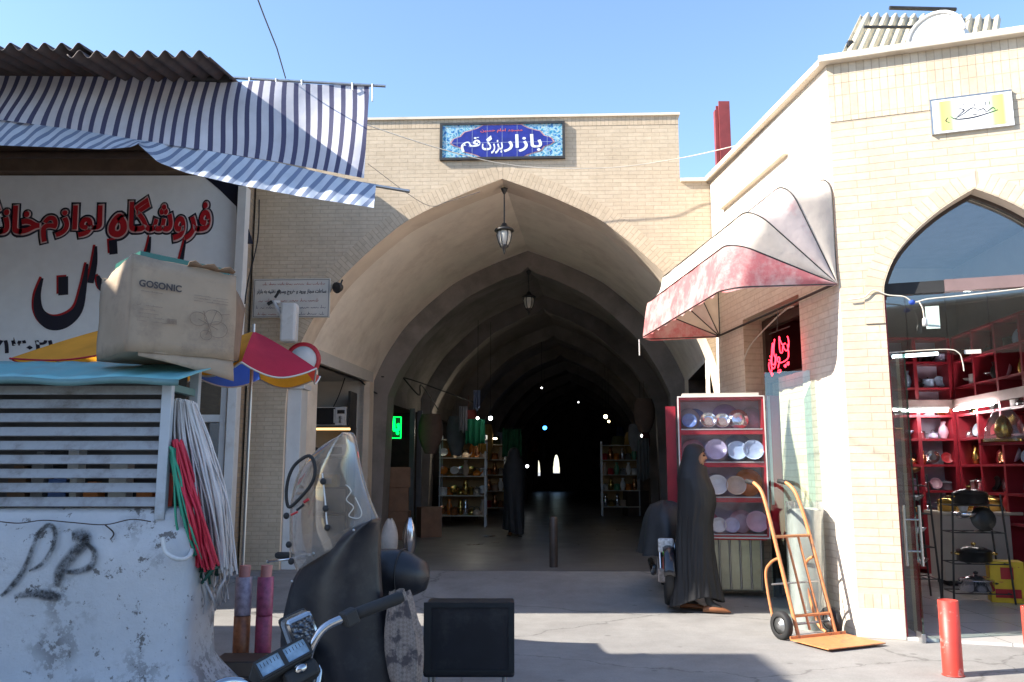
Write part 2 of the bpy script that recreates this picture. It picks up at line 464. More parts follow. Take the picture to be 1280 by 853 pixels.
mb.add([(x, y, gz(x, y)) for y in ys for x in xs], [(j * len(xs) + i, j * len(xs) + i + 1, (j + 1) * len(xs) + i + 1, (j + 1) * len(xs) + i) for j in range(len(ys) - 1) for i in range(len(xs) - 1)], smooth=True)
tag(mb.build('street', M_ROAD), kind='structure')

# ------------------------------------------------------------------ walls with openings
def wall(mb, x0, x1, z0, tops, opens, th, mi=0, mis=1, back=True):
    """Front at y=0. tops: [(x, z)] steps, opens: profiles [(x, z)...] left to right."""
    tops = sorted(tops)
    def top(x):
        z = tops[0][1]
        for a, b in tops:
            if x >= a - 1e-6: z = b
        return z
    bps = sorted({round(a, 5) for a, _ in tops if x0 < a < x1})
    def column(a, b, za, zb):
        cut = [a] + [t for t in bps if a + 1e-4 < t < b - 1e-4] + [b]
        for p, q in zip(cut, cut[1:]):
            zp, zq = lerp(za, zb, (p - a) / (b - a)), lerp(za, zb, (q - a) / (b - a))
            zt = top((p + q) / 2)
            mb.quad((p, 0, zp), (q, 0, zq), (q, 0, zt), (p, 0, zt), mi)
            if back: mb.quad((q, th, zq), (p, th, zp), (p, th, zt), (q, th, zt), mi)
            mb.quad((p, 0, zt), (q, 0, zt), (q, th, zt), (p, th, zt), mi)
    x = x0
    for pr in sorted(opens, key=lambda p: p[0][0]):
        column(x, pr[0][0], z0, z0)
        for (a, za), (b, zb) in zip(pr, pr[1:]):
            if b - a > 1e-5: column(a, b, za, zb)
            mb.quad((a, 0, za), (a, th, za), (b, th, zb), (b, 0, zb), mis)
        x = pr[-1][0]
    column(x, x1, z0, z0)
    mb.quad((x0, th, z0), (x0, 0, z0), (x0, 0, top(x0)), (x0, th, top(x0)), mi)
    mb.quad((x1, 0, z0), (x1, th, z0), (x1, th, top(x1)), (x1, 0, top(x1)), mi)
    for t in bps:
        za, zb = top(t - .001), top(t + .001)
        mb.quad((t, 0, zb), (t, th, zb), (t, th, za), (t, 0, za), mi)
def mirror(half, c=0):                  # left half from the floor to the apex -> the whole outline
    return [(c - abs(s), z) for s, z in half] + [(c + abs(s), z) for s, z in reversed(half[:-1])]
def band(mb, prof, w, y, mi=0):         # a ring of bricks round an outline, uv = (length, across)
    P = [Vector((a, 0, b)) for a, b in prof]
    nr = []
    for i in range(len(P)):
        t = (P[min(i + 1, len(P) - 1)] - P[max(i - 1, 0)]).normalized()
        nr.append(Vector((-t.z, 0, t.x)))
    L = 0
    for i in range(len(P) - 1):
        d = (P[i + 1] - P[i]).length
        a, b = P[i], P[i + 1]; c, e = b + nr[i + 1] * w, a + nr[i] * w
        yy = Vector((0, y, 0))
        mb.add([a + yy, b + yy, c + yy, e + yy], [(0, 1, 2, 3)], mi=mi, uvs=[[(L, 0), (L + d, 0), (L + d, w), (L, w)]])
        mb.add([e + yy, c + yy, c, e], [(0, 1, 2, 3)], mi=mi)
        L += d
def smooth_prof(h, n=5):
    return [(p.x, p.z) for p in crom([(a, 0, b) for a, b in h], n)]

# ------------------------------------------------------------------ bazaar gateway and vaulted hall
HALF = smooth_prof([(-2.79, 2.08), (-2.78, 2.39), (-2.70, 2.8), (-2.53, 3.22), (-2.33, 3.57), (-2.13, 3.86), (-1.84, 4.16), (-1.55, 4.42), (-1.22, 4.67), (-.61, 4.97), (0, 5.21)])
GATE = thing('bazaar_gateway', 'yellow brick gateway with a tall pointed arch opening into a dark vaulted bazaar', 'gateway', M=FG)
mb = MB()
wall(mb, -3.3, 2.8, 0, [(-3.3, 6.05), (2.34, 5.13)], [[(-2.79, 0)] + mirror(HALF) + [(2.79, 0)]], .5)
mb.build('facade', [M_BRICK, M_PLASTER], GATE)
mb = MB(); band(mb, mirror(HALF[6:]), .2, -.004); mb.build('brick_surround', M_BRICKV, GATE)
mb = MB(); mb.box(-3.3, 2.34, -.004, .3, 5.93, 6.052); mb.build('soldier_course', M_BRICKV, GATE)
mb = MB(); mb.box(-3.3, 2.36, -.03, .52, 6.052, 6.085); mb.box(2.343, 2.8, -.04, .52, 5.13, 5.175); mb.build('coping', M_STONE, GATE)
ca, sa = math.cos(R(2.4)), math.sin(R(2.4))
DIR = Vector((.105 * ca - .9945 * sa, .105 * sa + .9945 * ca, 0)); DIR /= DIR.y
def along(s, d, z): return (s + DIR.x * d, d, z)
NB, BAY = 10, 3.9
VH = [(s, z) for s, z in HALF if z >= 2.8]
VAULT = mirror([(s * 1.012 if s else 0, z + .035) for s, z in VH])
mb = MB()
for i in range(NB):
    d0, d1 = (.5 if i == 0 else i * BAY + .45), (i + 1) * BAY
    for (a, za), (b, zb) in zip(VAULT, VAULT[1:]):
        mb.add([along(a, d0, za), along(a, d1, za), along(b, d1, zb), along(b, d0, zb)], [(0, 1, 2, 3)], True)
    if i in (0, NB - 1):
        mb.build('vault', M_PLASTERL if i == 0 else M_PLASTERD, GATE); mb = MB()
RO, RI = VAULT, mirror([(min(0, s + .22 * min(1, abs(s) / .35)), z - .22 - .04 * (1 - min(1, abs(s) / .6))) for s, z in VH])
RO = [(-2.8, 0)] + RO + [(2.8, 0)]; RI = [(-2.53, 0)] + RI + [(2.53, 0)]
for i in range(1, NB + 1):
    d0, d1 = i * BAY, i * BAY + .45
    mb = MB()
    for k in range(len(RO) - 1):
        (a, za), (b, zb), (c, zc), (e, ze) = RO[k], RO[k + 1], RI[k + 1], RI[k]
        mb.add([along(a, d0, za), along(b, d0, zb), along(c, d0, zc), along(e, d0, ze)], [(3, 2, 1, 0)])
        mb.add([along(e, d0, ze), along(c, d0, zc), along(c, d1, zc), along(e, d1, ze)], [(3, 2, 1, 0)])
        mb.add([along(a, d1, za), along(b, d1, zb), along(c, d1, zc), along(e, d1, ze)], [(0, 1, 2, 3)])
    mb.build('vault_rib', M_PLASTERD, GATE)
# side walls and the stall recesses between the ribs
for sgn in (-1, 1):
    for i in range(NB):
        d0, d1 = (.5 if i == 0 else i * BAY + .45), (i + 1) * BAY
        o0, o1 = (d0 + .45, d1 - .62) if i == 0 else (d0 + .12, d1 - .12)
        lin = 2.86 if i == 0 else 2.62
        D = 1.5
        mb = MB()
        X = lambda s: sgn * s
        def face(pts): mb.add([along(X(s), d, z) for s, d, z in pts], [(0, 1, 2, 3)])
        s0 = 2.70
        face([(s0, d0, 0), (s0, o0, 0), (s0, o0, 2.97), (s0, d0, 2.97)])
        face([(s0, o1, 0), (s0, d1, 0), (s0, d1, 2.97), (s0, o1, 2.97)])
        face([(s0, o0, lin), (s0, o1, lin), (s0, o1, 2.97), (s0, o0, 2.97)])
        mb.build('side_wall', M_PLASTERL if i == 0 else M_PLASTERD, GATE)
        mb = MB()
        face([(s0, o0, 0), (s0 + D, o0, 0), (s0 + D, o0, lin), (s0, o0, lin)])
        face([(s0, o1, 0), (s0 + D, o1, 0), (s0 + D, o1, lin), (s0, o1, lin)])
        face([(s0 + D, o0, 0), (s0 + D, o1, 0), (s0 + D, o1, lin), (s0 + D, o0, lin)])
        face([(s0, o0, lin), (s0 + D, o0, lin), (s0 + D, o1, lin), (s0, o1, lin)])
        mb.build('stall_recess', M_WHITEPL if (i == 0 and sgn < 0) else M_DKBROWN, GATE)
# end wall with two narrow daylight openings
dE = NB * BAY + .45
mb = MB()
wall(mb, -3.4, 3.0, 0, [(-3.4, 5.6)], [[(c - w * math.cos(k * PI / 10), zb + (zt * math.sin(k * PI / 10) if 0 < k < 10 else .45 * zt)) for k in range(11)] for c, w, zb, zt in ((-2.50, .13, 1.0, .95), (-1.42, .19, 1.15, 1.1))], .3)
for a, b, z in ((-2.63, -2.37, 1.02), (-1.61, -1.23, 1.17)): mb.box(a, b, .02, .3, 0, z)
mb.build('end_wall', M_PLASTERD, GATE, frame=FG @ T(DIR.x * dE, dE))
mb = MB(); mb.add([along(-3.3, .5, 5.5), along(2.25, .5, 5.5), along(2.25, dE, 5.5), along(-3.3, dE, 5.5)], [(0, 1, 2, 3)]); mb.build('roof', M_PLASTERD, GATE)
# floor of the hall
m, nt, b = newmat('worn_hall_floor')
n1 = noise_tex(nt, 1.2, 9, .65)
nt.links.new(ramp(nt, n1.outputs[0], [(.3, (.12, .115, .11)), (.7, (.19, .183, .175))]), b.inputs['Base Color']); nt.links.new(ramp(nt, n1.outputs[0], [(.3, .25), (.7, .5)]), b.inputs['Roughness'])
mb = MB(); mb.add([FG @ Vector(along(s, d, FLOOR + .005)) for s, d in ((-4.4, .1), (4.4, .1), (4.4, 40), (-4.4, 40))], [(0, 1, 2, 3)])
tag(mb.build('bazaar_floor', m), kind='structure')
# white post beside the arch, timber lintel of the first stall
mb = MB(); mb.box(-2.786, -2.60, .06, .34, FLOOR, 2.43); mb.box(-2.8, -2.56, .03, .37, 2.43, 2.5)
tag(mb.build('white_post', M_WHITE, frame=FG, bevel=.008), 'white painted square post standing in the left foot of the big arch', 'post')
mb = MB()
mb.add([along(s, d, z) for d in (.75, 3.55) for s, z in ((-2.78, 2.86), (-2.62, 2.86), (-2.62, 3.04), (-2.78, 3.04))], [(3, 2, 1, 0), (4, 5, 6, 7), (0, 1, 5, 4), (1, 2, 6, 5), (2, 3, 7, 6), (3, 0, 4, 7)])
mb.build('stall_lintel', M_WHITEPL, GATE)
mb = MB()
mb.add([along(s, d, z) for d in (3.28, 3.52) for s, z in ((-2.78, FLOOR), (-2.6, FLOOR), (-2.6, 2.86), (-2.78, 2.86))], [(3, 2, 1, 0), (4, 5, 6, 7), (0, 1, 5, 4), (1, 2, 6, 5), (2, 3, 7, 6), (3, 0, 4, 7)])
mb.build('stall_post', M_PLASTER, GATE)
# painted words on the plaster above the stall
mb = MB()
for pts, w in (([(0, .26), (-.03, .12), (-.1, .02), (-.2, .06), (-.22, .16)], [.02, .05, .06, .05, .02]), ([(.18, .2), (.12, .08), (.02, .12), (-.01, .18)], [.02, .05, .04, .02]),
               ([(.42, .08), (.36, .02), (.27, .05), (.24, .12)], [.02, .05, .05, .02]), ([(-.3, .38), (-.36, .24), (-.33, .16)], [.03, .05, .02]), ([(.02, .34), (-.04, .31)], [.05, .05]), ([(-.42, .5), (-.38, .46)], [.05, .05])):
    mb.brush([(x * .55, z * .7) for x, z in pts], [q * .8 for q in w])
fr = FG @ T(*along(-2.66, 1.75, 3.2)) @ RZ(math.atan2(DIR.y, DIR.x)) @ RX(R(-8))
tag(mb.build('painted_words', M_NAVY, frame=fr, solid=.004), 'black brush painted words on the plaster above the microwave stall', 'writing')

# blue tile sign of the gate
def tile_mat():
    m, nt, b = newmat('arabesque_tile')
    n = noise_tex(nt, 16, 3, .6); v = N(nt, 'ShaderNodeTexVoronoi'); v.inputs['Scale'].default_value = 18
    tc = N(nt, 'ShaderNodeTexCoord'); nt.links.new(tc.outputs['Object'], v.inputs['Vector'])
    c = ramp(nt, n.outputs[0], [(.36, (.02, .09, .30)), (.44, (.10, .32, .50)), (.5, (.42, .55, .58)), (.58, (.06, .30, .42)), (.66, (.03, .13, .35))])
    c = mixc(nt, ramp(nt, v.outputs[0], [(.12, .8), (.22, 0.)]), c, (.55, .52, .38))
    nt.links.new(c, b.inputs['Base Color']); b.inputs['Roughness'].default_value = .25
    return m
M_BLUE = mat('cobalt_glaze', (.022, .028, .23), .22, var=.25, scale=9)
M_GLAZEW = mat('white_glaze', (.72, .74, .76), .3, var=.03)
SG = thing('tile_sign', 'blue glazed tile sign with white Persian lettering above the pointed arch', 'sign', M=FG @ T(0, -.03))
mb = MB(); mb.box(-.80, .80, 0, .028, 5.50, 5.955); mb.build('tile_panel', tile_mat(), SG)
mb = MB()
for a, b_, c, d in ((-.835, .835, 5.955, 5.985), (-.835, .835, 5.468, 5.5), (-.835, -.8, 5.5, 5.955), (.8, .835, 5.5, 5.955)): mb.box(a, b_, -.015, .028, c, d)
mb.build('frame', M_DKSTEEL, SG)
car = [(-.68, 5.70), (-.64, 5.76), (-.55, 5.79), (-.5, 5.85), (-.42, 5.87), (-.33, 5.90), (-.25, 5.945), (.25, 5.945), (.33, 5.90), (.42, 5.87), (.5, 5.85), (.55, 5.79), (.64, 5.76), (.68, 5.70)]
car = car + [(x, 2 * 5.705 - z + .02) for x, z in reversed(car[1:-1])]
mb = MB(); mb.prism([(x * 1.035, 5.71 + (z - 5.71) * 1.06) for x, z in car], -.003, 0); mb.build('cartouche_edge', mat('red_white_edge', (.45, .25, .24), .3, var=.5, scale=30), SG)
mb = MB(); mb.prism(car, -.006, -.003); mb.build('cartouche', M_BLUE, SG)
mb = MB()
for k in range(1, 8): x = -.80 + k * .2; mb.box(x - .002, x + .002, -.0075, -.006, 5.5, 5.955)
mb.box(-.8, .8, -.0074, -.006, 5.70, 5.704); mb.build('tile_joints', mat('pale_joint', (.3, .34, .5), .5), SG)
for body, x0, x1, z0, z1 in (('بازار', .02, .53, 5.565, 5.81), ('بزرگ', -.27, .01, 5.545, 5.80), ('قم', -.55, -.29, 5.575, 5.78)):
    text('lettering', body, x0, x1, z0, z1, M_GLAZEW, SG, y=-.009, bold=.022)
text('small_lettering', 'مسجد امام حسین', -.29, .27, 5.835, 5.895, mat('red_glaze', (.55, .10, .08), .3), SG, y=-.009, bold=.02)

# traffic notice plaque
SG = thing('traffic_notice', 'white rectangular notice plaque with rows of Persian text on the left gate wall', 'sign', M=FG @ T(0, -.025))
mb = MB(); mb.box(-3.27, -2.25, 0, .022, 3.355, 3.875); mb.build('plate', M_WHITEPL, SG, bevel=.003)
mb = MB()
for a, b_, c, d in ((-3.255, -2.265, 3.857, 3.862), (-3.255, -2.265, 3.366, 3.371), (-3.255, -3.25, 3.371, 3.857), (-2.27, -2.265, 3.371, 3.857)): mb.box(a, b_, -.003, 0, c, d)
mb.build('border_line', M_NAVY, SG)
text('lettering', 'ساعات مجاز ورود و خروج وسیله نقلیه به بازار', -3.22, -2.30, 3.655, 3.735, M_NAVY, SG, y=-.003, bold=.025)
mb = MB(); mr = MB()
scribble(mr, -3.15, -2.32, 3.79, .04, 1, -.003); scribble(mr, -3.22, -2.4, 3.565, .045, 2, -.003); scribble(mb, -3.22, -2.3, 3.475, .042, 3, -.003); scribble(mb, -2.75, -2.32, 3.39, .04, 4, -.003); scribble(mr, -3.2, -2.95, 3.39, .036, 5, -.003)
mb.build('small_text', mat('grey_ink', (.1, .1, .14), .6), SG); mr.build('red_text', mat('red_ink', (.33, .1, .09), .6), SG)

# ------------------------------------------------------------------ corner shop on the right
SHOP = thing('corner_shop', 'pale brick corner shop with a pointed arch shopfront full of kitchenware', 'shop', M=FS)
SH = [(.36, 2.45), (.36, 2.9), (.385, 3.06), (.48, 3.27), (.62, 3.44), (.79, 3.59), (.95, 3.70), (1.13, 3.80)]
SH = smooth_prof(SH, 4)
def sprof(c): return [(.36 + c, 0)] + [(s + c, z) for s, z in SH] + [(2.26 - s + c, z) for s, z in reversed(SH[:-1])] + [(1.90 + c, 0)]
mb = MB(); wall(mb, 0, 4.5, 0, [(0, 5.12)], [sprof(0), sprof(2.2)], .32); mb.build('front_wall', [M_BRICKW, M_PLASTER], SHOP)
for c in (0, 2.2):
    mb = MB(); band(mb, [(s, z) for s, z in sprof(c) if z > 2.6], .16, -.012); mb.build('brick_surround', M_BRICKWV, SHOP)
mb = MB(); mb.box(.006, 4.5, -.006, .1, 4.93, 5.121); mb.box(.004, 4.5, -.004, .1, 4.72, 4.93); mb.box(.006, 4.5, -.006, .1, 4.56, 4.72)
mb.build('soldier_course', M_BRICKWV, SHOP)
for a, b_ in ((.003, .357), (1.905, 2.555)):
    mb = MB(); mb.box(a, b_, -.005, .2, .245, .36); mb.build('base_course', M_BRICKWV, SHOP)
    mb = MB(); mb.box(a - .002, b_ + .001, -.008, .2, 0, .243); mb.build('plinth', M_STONE, SHOP, bevel=.006)
mb = MB(); mb.box(-.07, 4.5, -.09, .36, 5.122, 5.19); mb.build('coping', M_STONE, SHOP, bevel=.01)
# side wall (frame FW: x runs towards the street, y into the building)
DOOR = [(-2.32, 0), (-2.32, 3.12), (-.83, 3.12), (-.83, 0)]
mb = MB(); wall(mb, -3.25, -.001, 0, [(-3.25, 5.12)], [DOOR], .3); mb.build('side_wall', [brick('cream_side_brick', (.80, .74, .64), (.76, .69, .58), (.68, .6, .5), var=.2), M_BRICKW], SHOP, frame=FW)
mb = MB(); mb.box(-3.25, -.001, -.07, .3, 5.121, 5.188); mb.build('side_coping', M_STONE, SHOP, frame=FW, bevel=.01)
mb = MB(); mb.box(-2.8, -.9, -.06, 0, 4.60, 4.66); mb.build('wall_batten', M_STONE, SHOP, frame=FW)
# room, ceiling and roof
room = [(-2.4, .3), (-2.32, 1.5)]
mb = MB()
P = [FS @ Vector(q) for q in ((.06, .33, 0), (4.5, .33, 0))]
poly = [Vector((3.62, 8.6, 0)), Vector((4.45, 12.05, 0)), Vector((6.42, 12.05, 0)), Vector((6.15, 9.0, 0)), FS @ Vector((4.5, .32, 0))]
p0 = FS @ Vector((.08, .32, 0))
chain = [p0] + poly
for a, b_ in zip(chain, chain[1:]):
    mb.quad(a, b_, b_ + Vector((0, 0, 4.3)), a + Vector((0, 0, 4.3)))
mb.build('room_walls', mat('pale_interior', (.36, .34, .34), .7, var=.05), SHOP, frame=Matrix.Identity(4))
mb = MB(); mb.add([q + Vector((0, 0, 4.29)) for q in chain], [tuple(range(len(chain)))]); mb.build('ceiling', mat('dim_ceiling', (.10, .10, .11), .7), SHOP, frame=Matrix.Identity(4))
mb = MB()
mb.add([FS @ Vector((0, .02, 5.10)), FS @ Vector((4.5, .02, 5.10)), Vector((9, 13, 5.1)), Vector((2.4, 12, 5.1))], [(0, 1, 2, 3)])
mb.build('roof', M_PLASTERD, SHOP, frame=Matrix.Identity(4))
m, nt, b = newmat('polished_floor_tiles')
t = N(nt, 'ShaderNodeTexBrick'); tc = N(nt, 'ShaderNodeTexCoord'); nt.links.new(tc.outputs['Object'], t.inputs['Vector']); t.offset = 0
t.inputs['Scale'].default_value = 1; t.inputs['Brick Width'].default_value = .5; t.inputs['Row Height'].default_value = .5; t.inputs['Mortar Size'].default_value = .004
for k, c in (('Color1', (.56, .54, .52)), ('Color2', (.52, .50, .48)), ('Mortar', (.2, .19, .18))): t.inputs[k].default_value = (*c, 1)
nt.links.new(t.outputs[0], b.inputs['Base Color']); b.inputs['Roughness'].default_value = .2
mb = MB(); mb.add([q + Vector((0, 0, .022)) for q in chain] + [FS @ Vector((1.9, .0, .022)), FS @ Vector((.36, .0, .022))], [tuple(range(len(chain))), ])
mb.add([FS @ Vector(q) for q in ((.36, 0, .024), (1.9, 0, .024), (1.9, .34, .024), (.36, .34, .024))], [(0, 1, 2, 3)])
mb.add([FS @ Vector(q) for q in ((.36, 0, 0), (1.9, 0, 0), (1.9, 0, .024), (.36, 0, .024))], [(0, 1, 2, 3)])
tag(mb.build('shop_floor', m), kind='structure')
mb = MB(); mb.box(-1.47, -.833, .03, .29, 0, 2.36); mb.build('brick_infill', M_BRICKW, SHOP, frame=FW)
# side door room
mb = MB()
for a, b_ in (((-2.32, .3), (-2.32, .75)), ((-2.32, .75), (-.83, .75)), ((-.83, .75), (-.83, .3))):
    mb.quad((a[0], a[1], 0), (b_[0], b_[1], 0), (b_[0], b_[1], 3.12), (a[0], a[1], 3.12))
mb.quad((-2.32, .3, 3.12), (-.83, .3, 3.12), (-.83, .75, 3.12), (-2.32, .75, 3.12))
mb.build('doorway_recess', mat('dark_maroon', (.075, .012, .012), .5), SHOP, frame=FW)
mb = MB()
for a, b_, c, d in ((-2.30, -2.22, .0, 3.1), (-.93, -.85, 2.37, 3.1), (-2.22, -.93, 3.0, 3.1), (-2.22, -.93, 2.37, 2.44), (-1.56, -1.48, 0, 2.37)): mb.box(a, b_, .22, .3, c, d)
fr_ = mb.build('door_frame', M_DKBROWN, SHOP, frame=FW)
mb = MB(); mb.box(-2.22, -1.56, .25, .26, .05, 2.37); mb.build('door_pane', glass('dark_door_glass', (.35, .33, .33), base=.08), fr_, frame=PM['corner_shop'].inverted() @ FW)
# shopfront glazing: transom, fanlight, mullions, hanging glass
M_BRONZE = mat('pinkish_aluminium', (.24, .16, .15), .45, .3, var=.1)
mb = MB()
A = sprof(0)[1:-1]
ins = [(lerp(1.13, s, .955), 2.9 + (z - 2.9) * .965) for s, z in A]
for (a, za), (b_, zb), (c, zc), (e, ze) in zip(A, A[1:], ins[1:], ins):
    if za < 2.9 or zb < 2.9: continue
    mb.add([(a, .16, za), (b_, .16, zb), (c, .16, zc), (e, .16, ze), (e, .22, ze), (c, .22, zc)], [(0, 1, 2, 3), (3, 2, 5, 4)])
mb.build('fanlight_frame', M_DKBROWN, SHOP)
mb = MB(); mb.box(.36, .86, .13, .22, 2.935, 3.04); mb.build('transom', M_RUBBER, SHOP)
mb = MB(); mb.box(.862, 1.90, .13, .22, 2.94, 3.045); mb.build('transom', M_BRONZE, SHOP)
fan = [(s, z) for s, z in A if z >= 3.0]
mb = MB(); mb.prism([(fan[0][0], 3.04)] + fan + [(fan[-1][0], 3.04)], .18, .186); mb.build('fanlight_pane', M_GLASS, SHOP)
for a, b_ in ((.385, .54), (.545, .86), (.865, 1.19), (1.195, 1.52), (1.525, 1.88)):
    mb = MB(); mb.box(a, b_, .17, .178, 2.385, 2.934); mb.build('upper_pane', M_GLASS, SHOP)
mb = MB(); mb.box(.36, .374, .03, .22, .02, 2.935); mb.box(1.886, 1.9, .03, .22, .02, 2.935); mb.build('jamb_trim', M_DKRED, SHOP)
# second arch further right
mb = MB(); mb.prism([(s, z) for s, z in sprof(2.2)], .2, .206); mb.build('shop_window', M_GLASS, SHOP)

# calligraphic tile sign on the corner shop
def calm():
    m, nt, b = newmat('pastel_tile'); tc = N(nt, 'ShaderNodeTexCoord'); sp = N(nt, 'ShaderNodeSeparateXYZ'); nt.links.new(tc.outputs['Generated'], sp.inputs[0])
    c = ramp(nt, sp.outputs[0], [(.0, (.75, .73, .7)), (.08, (.70, .46, .14)), (.2, (.38, .60, .20)), (.3, (.76, .76, .74)), (.7, (.76, .76, .74)), (.8, (.38, .60, .20)), (.92, (.70, .46, .14)), (1., (.75, .73, .7))])
    nt.links.new(c, b.inputs['Base Color']); b.inputs['Roughness'].default_value = .3
    return m
SG = thing('calligraphy_tile_sign', 'white tile sign with green and gold corners and dark calligraphy, high on the corner shop', 'sign', M=FS @ T(0, -.03))
mb = MB(); mb.box(.845, 1.475, 0, .028, 4.325, 4.635); mb.build('tile_panel', M_GLAZEW, SG)
oct_ = [(.875, 4.38), (.91, 4.345), (1.41, 4.345), (1.445, 4.38), (1.445, 4.58), (1.41, 4.615), (.91, 4.615), (.875, 4.58)]
mb = MB(); mb.prism(oct_, -.003, 0); mb.build('pastel_field', calm(), SG)
mb = MB(); mb.box(.835, 1.475, -.004, .03, 4.636, 4.646); mb.box(.835, .844, -.004, .03, 4.32, 4.636); mb.build('frame', M_STEEL, SG)
mb = MB()
for pts, w in (([(1.36, 4.475), (1.28, 4.455), (1.18, 4.435), (1.08, 4.43), (1.02, 4.44), (.99, 4.465)], [.006, .009, .012, .012, .009, .004]), ([(1.02, 4.44), (1.09, 4.475), (1.16, 4.52), (1.2, 4.50)], [.004, .007, .009, .005]),
               ([(1.06, 4.53), (1.1, 4.51), (1.07, 4.48), (1.04, 4.455)], [.005, .011, .007, .004]), ([(1.2, 4.49), (1.25, 4.5), (1.27, 4.47), (1.32, 4.5), (1.34, 4.48)], [.005, .01, .006, .009, .004]),
               ([(1.18, 4.56), (1.18, 4.535)], [.008, .006]), ([(1.27, 4.565), (1.265, 4.53)], [.006, .005]), ([(1.3, 4.56), (1.3, 4.53)], [.006, .005]), ([(1.1, 4.57), (1.1, 4.55)], [.006, .005]), ([(1.16, 4.455), (1.21, 4.46)], [.008, .006]), ([(.97, 4.46), (.95, 4.43), (.98, 4.41)], [.004, .008, .004])):
    mb.brush(pts, w, y=-.0045)
mb.build('lettering', M_NAVY, SG)

# roof stuff behind the parapets
M_TIN = mat('yellowed_tin', (.60, .52, .36), .55, var=.12, dirt=(.26, .2, .12), dscale=1.3, dlo=.55, dhi=.66)
def corrug(mb, o, u, v, n, period, amp, th=0):
    """o origin, u along the waves (length vector), v across the waves (vector), drawn as a sheet."""
    o, u, v = Vector(o), Vector(u), Vector(v)
    nn = u.cross(v).normalized()
    k = int(v.length / period * 8)
    mb.grid(lambda a, b_: o + u * b_ + v * a + nn * amp * math.sin(2 * PI * a * v.length / period), k, 3, True)
TS = thing('tin_roof_shelter', 'weathered corrugated tin lean-to on the corner shop roof', 'shelter')
a, b_, c = at(1040, 62, 8.7), at(1080, 13, 9.7), at(1258, 16, 9.7)
mb = MB(); corrug(mb, a + Vector((0, 0, -.25)), b_ - a + Vector((0, .1, .25)), c - b_, 1, .115, .028); mb.build('tin_sheet', M_TIN, TS, frame=Matrix.Identity(4), solid=.004)
mb = MB(); mb.tube([at(1112, 12, 9.63) + Vector((0, 0, .02)), at(1195, 14, 9.63) + Vector((0, 0, .02))], .025); mb.tube([at(1080, 34, 9.0), at(1150, 34, 9.0)], .018); mb.build('batten', M_DKSTEEL, TS, frame=Matrix.Identity(4))
for px in (1068, 1240):
    q = at(px, 45, 9.05); mb = MB(); mb.box(q.x - .03, q.x + .03, q.y + .1, q.y + .16, 5.1, q.z); mb.build('leg', M_DKSTEEL, TS, frame=Matrix.Identity(4))
q = at(1180, 52, 8.3)
VT = thing('roof_vent', 'white half-round roof vent behind the corner shop parapet', 'vent', (q.x, q.y, 5.32))
mb = MB(); r = .26
mb.prism([(r * math.cos(PI * k / 14), .42 + r * math.sin(PI * k / 14)) for k in range(15)] + [(-r, 0), (r, 0)], -.3, .3, M=RZ(R(-42)))
mb.build('vent_body', M_WHITE, VT)
mb = MB(); mb.tube([Vector((r * 1.03 * math.cos(PI * k / 14), -.31, .42 + r * 1.03 * math.sin(PI * k / 14))) for k in range(15)], .018, M=RZ(R(-42))); mb.build('rim', M_WHITE, VT)
a, b_ = at(903, 130, 12.6), at(903, 215, 12.6)
mb = MB(); w = .085
for x0, x1, y0, y1 in ((-w, w, -.1, -.075), (-w, w, .075, .1), (-.02, .02, -.075, .075)): mb.box(a.x + x0, a.x + x1, a.y + y0, a.y + y1, 5.0, a.z)
mb.box(a.x - w - .05, a.x - w - .005, a.y - .05, a.y + .05, 5.0, a.z - .12)
tag(mb.build('steel_column', mat('red_oxide_steel', (.22, .035, .035), .6, var=.2)), 'red oxide steel column stub rising behind the roof beside the gate', 'column')

# ------------------------------------------------------------------ household goods shop on the left
LS = thing('household_shop', 'left hand shop with a large lettered signboard, white door frames and a tin canopy', 'shop', (-6.2, 10.6, 0))
I4 = Matrix.Identity(4)
mb = MB(); mb.box(-9.5, -3.46, 10.62, 12.9, 0, 5.9); mb.build('wall', M_OLDBRICK, LS, frame=I4)
mb = MB(); mb.box(-9.5, -3.45, 10.36, 10.6, 5.16, 5.62); mb.build('fascia', M_BROWN, LS, frame=I4)
mb = MB(); mb.tube([(-9.4, 9.9, 5.2), (-3.5, 9.9, 5.2)], .05, 6); mb.box(-9.5, -3.0, 7.66, 7.74, 4.98, 5.08); mb.box(-9.5, -2.75, 10.2, 10.3, 5.5, 5.58); mb.build('canopy_beam', M_DKBROWN, LS, frame=I4)
M_TINBR = mat('rusty_tin', (.085, .07, .07), .6, .3, var=.3, dirt=(.10, .05, .035), dscale=3)
for x0, x1, dz in ((-9.5, -3.72, .04), (-3.86, -2.62, -.03)):
    mb = MB(); corrug(mb, (x0, 6.9, 4.99 + dz), (0, 3.75, .66), (x1 - x0, 0, 0), 1, .148, .034); mb.build('canopy_sheet', M_TINBR, LS, frame=I4, solid=.005)
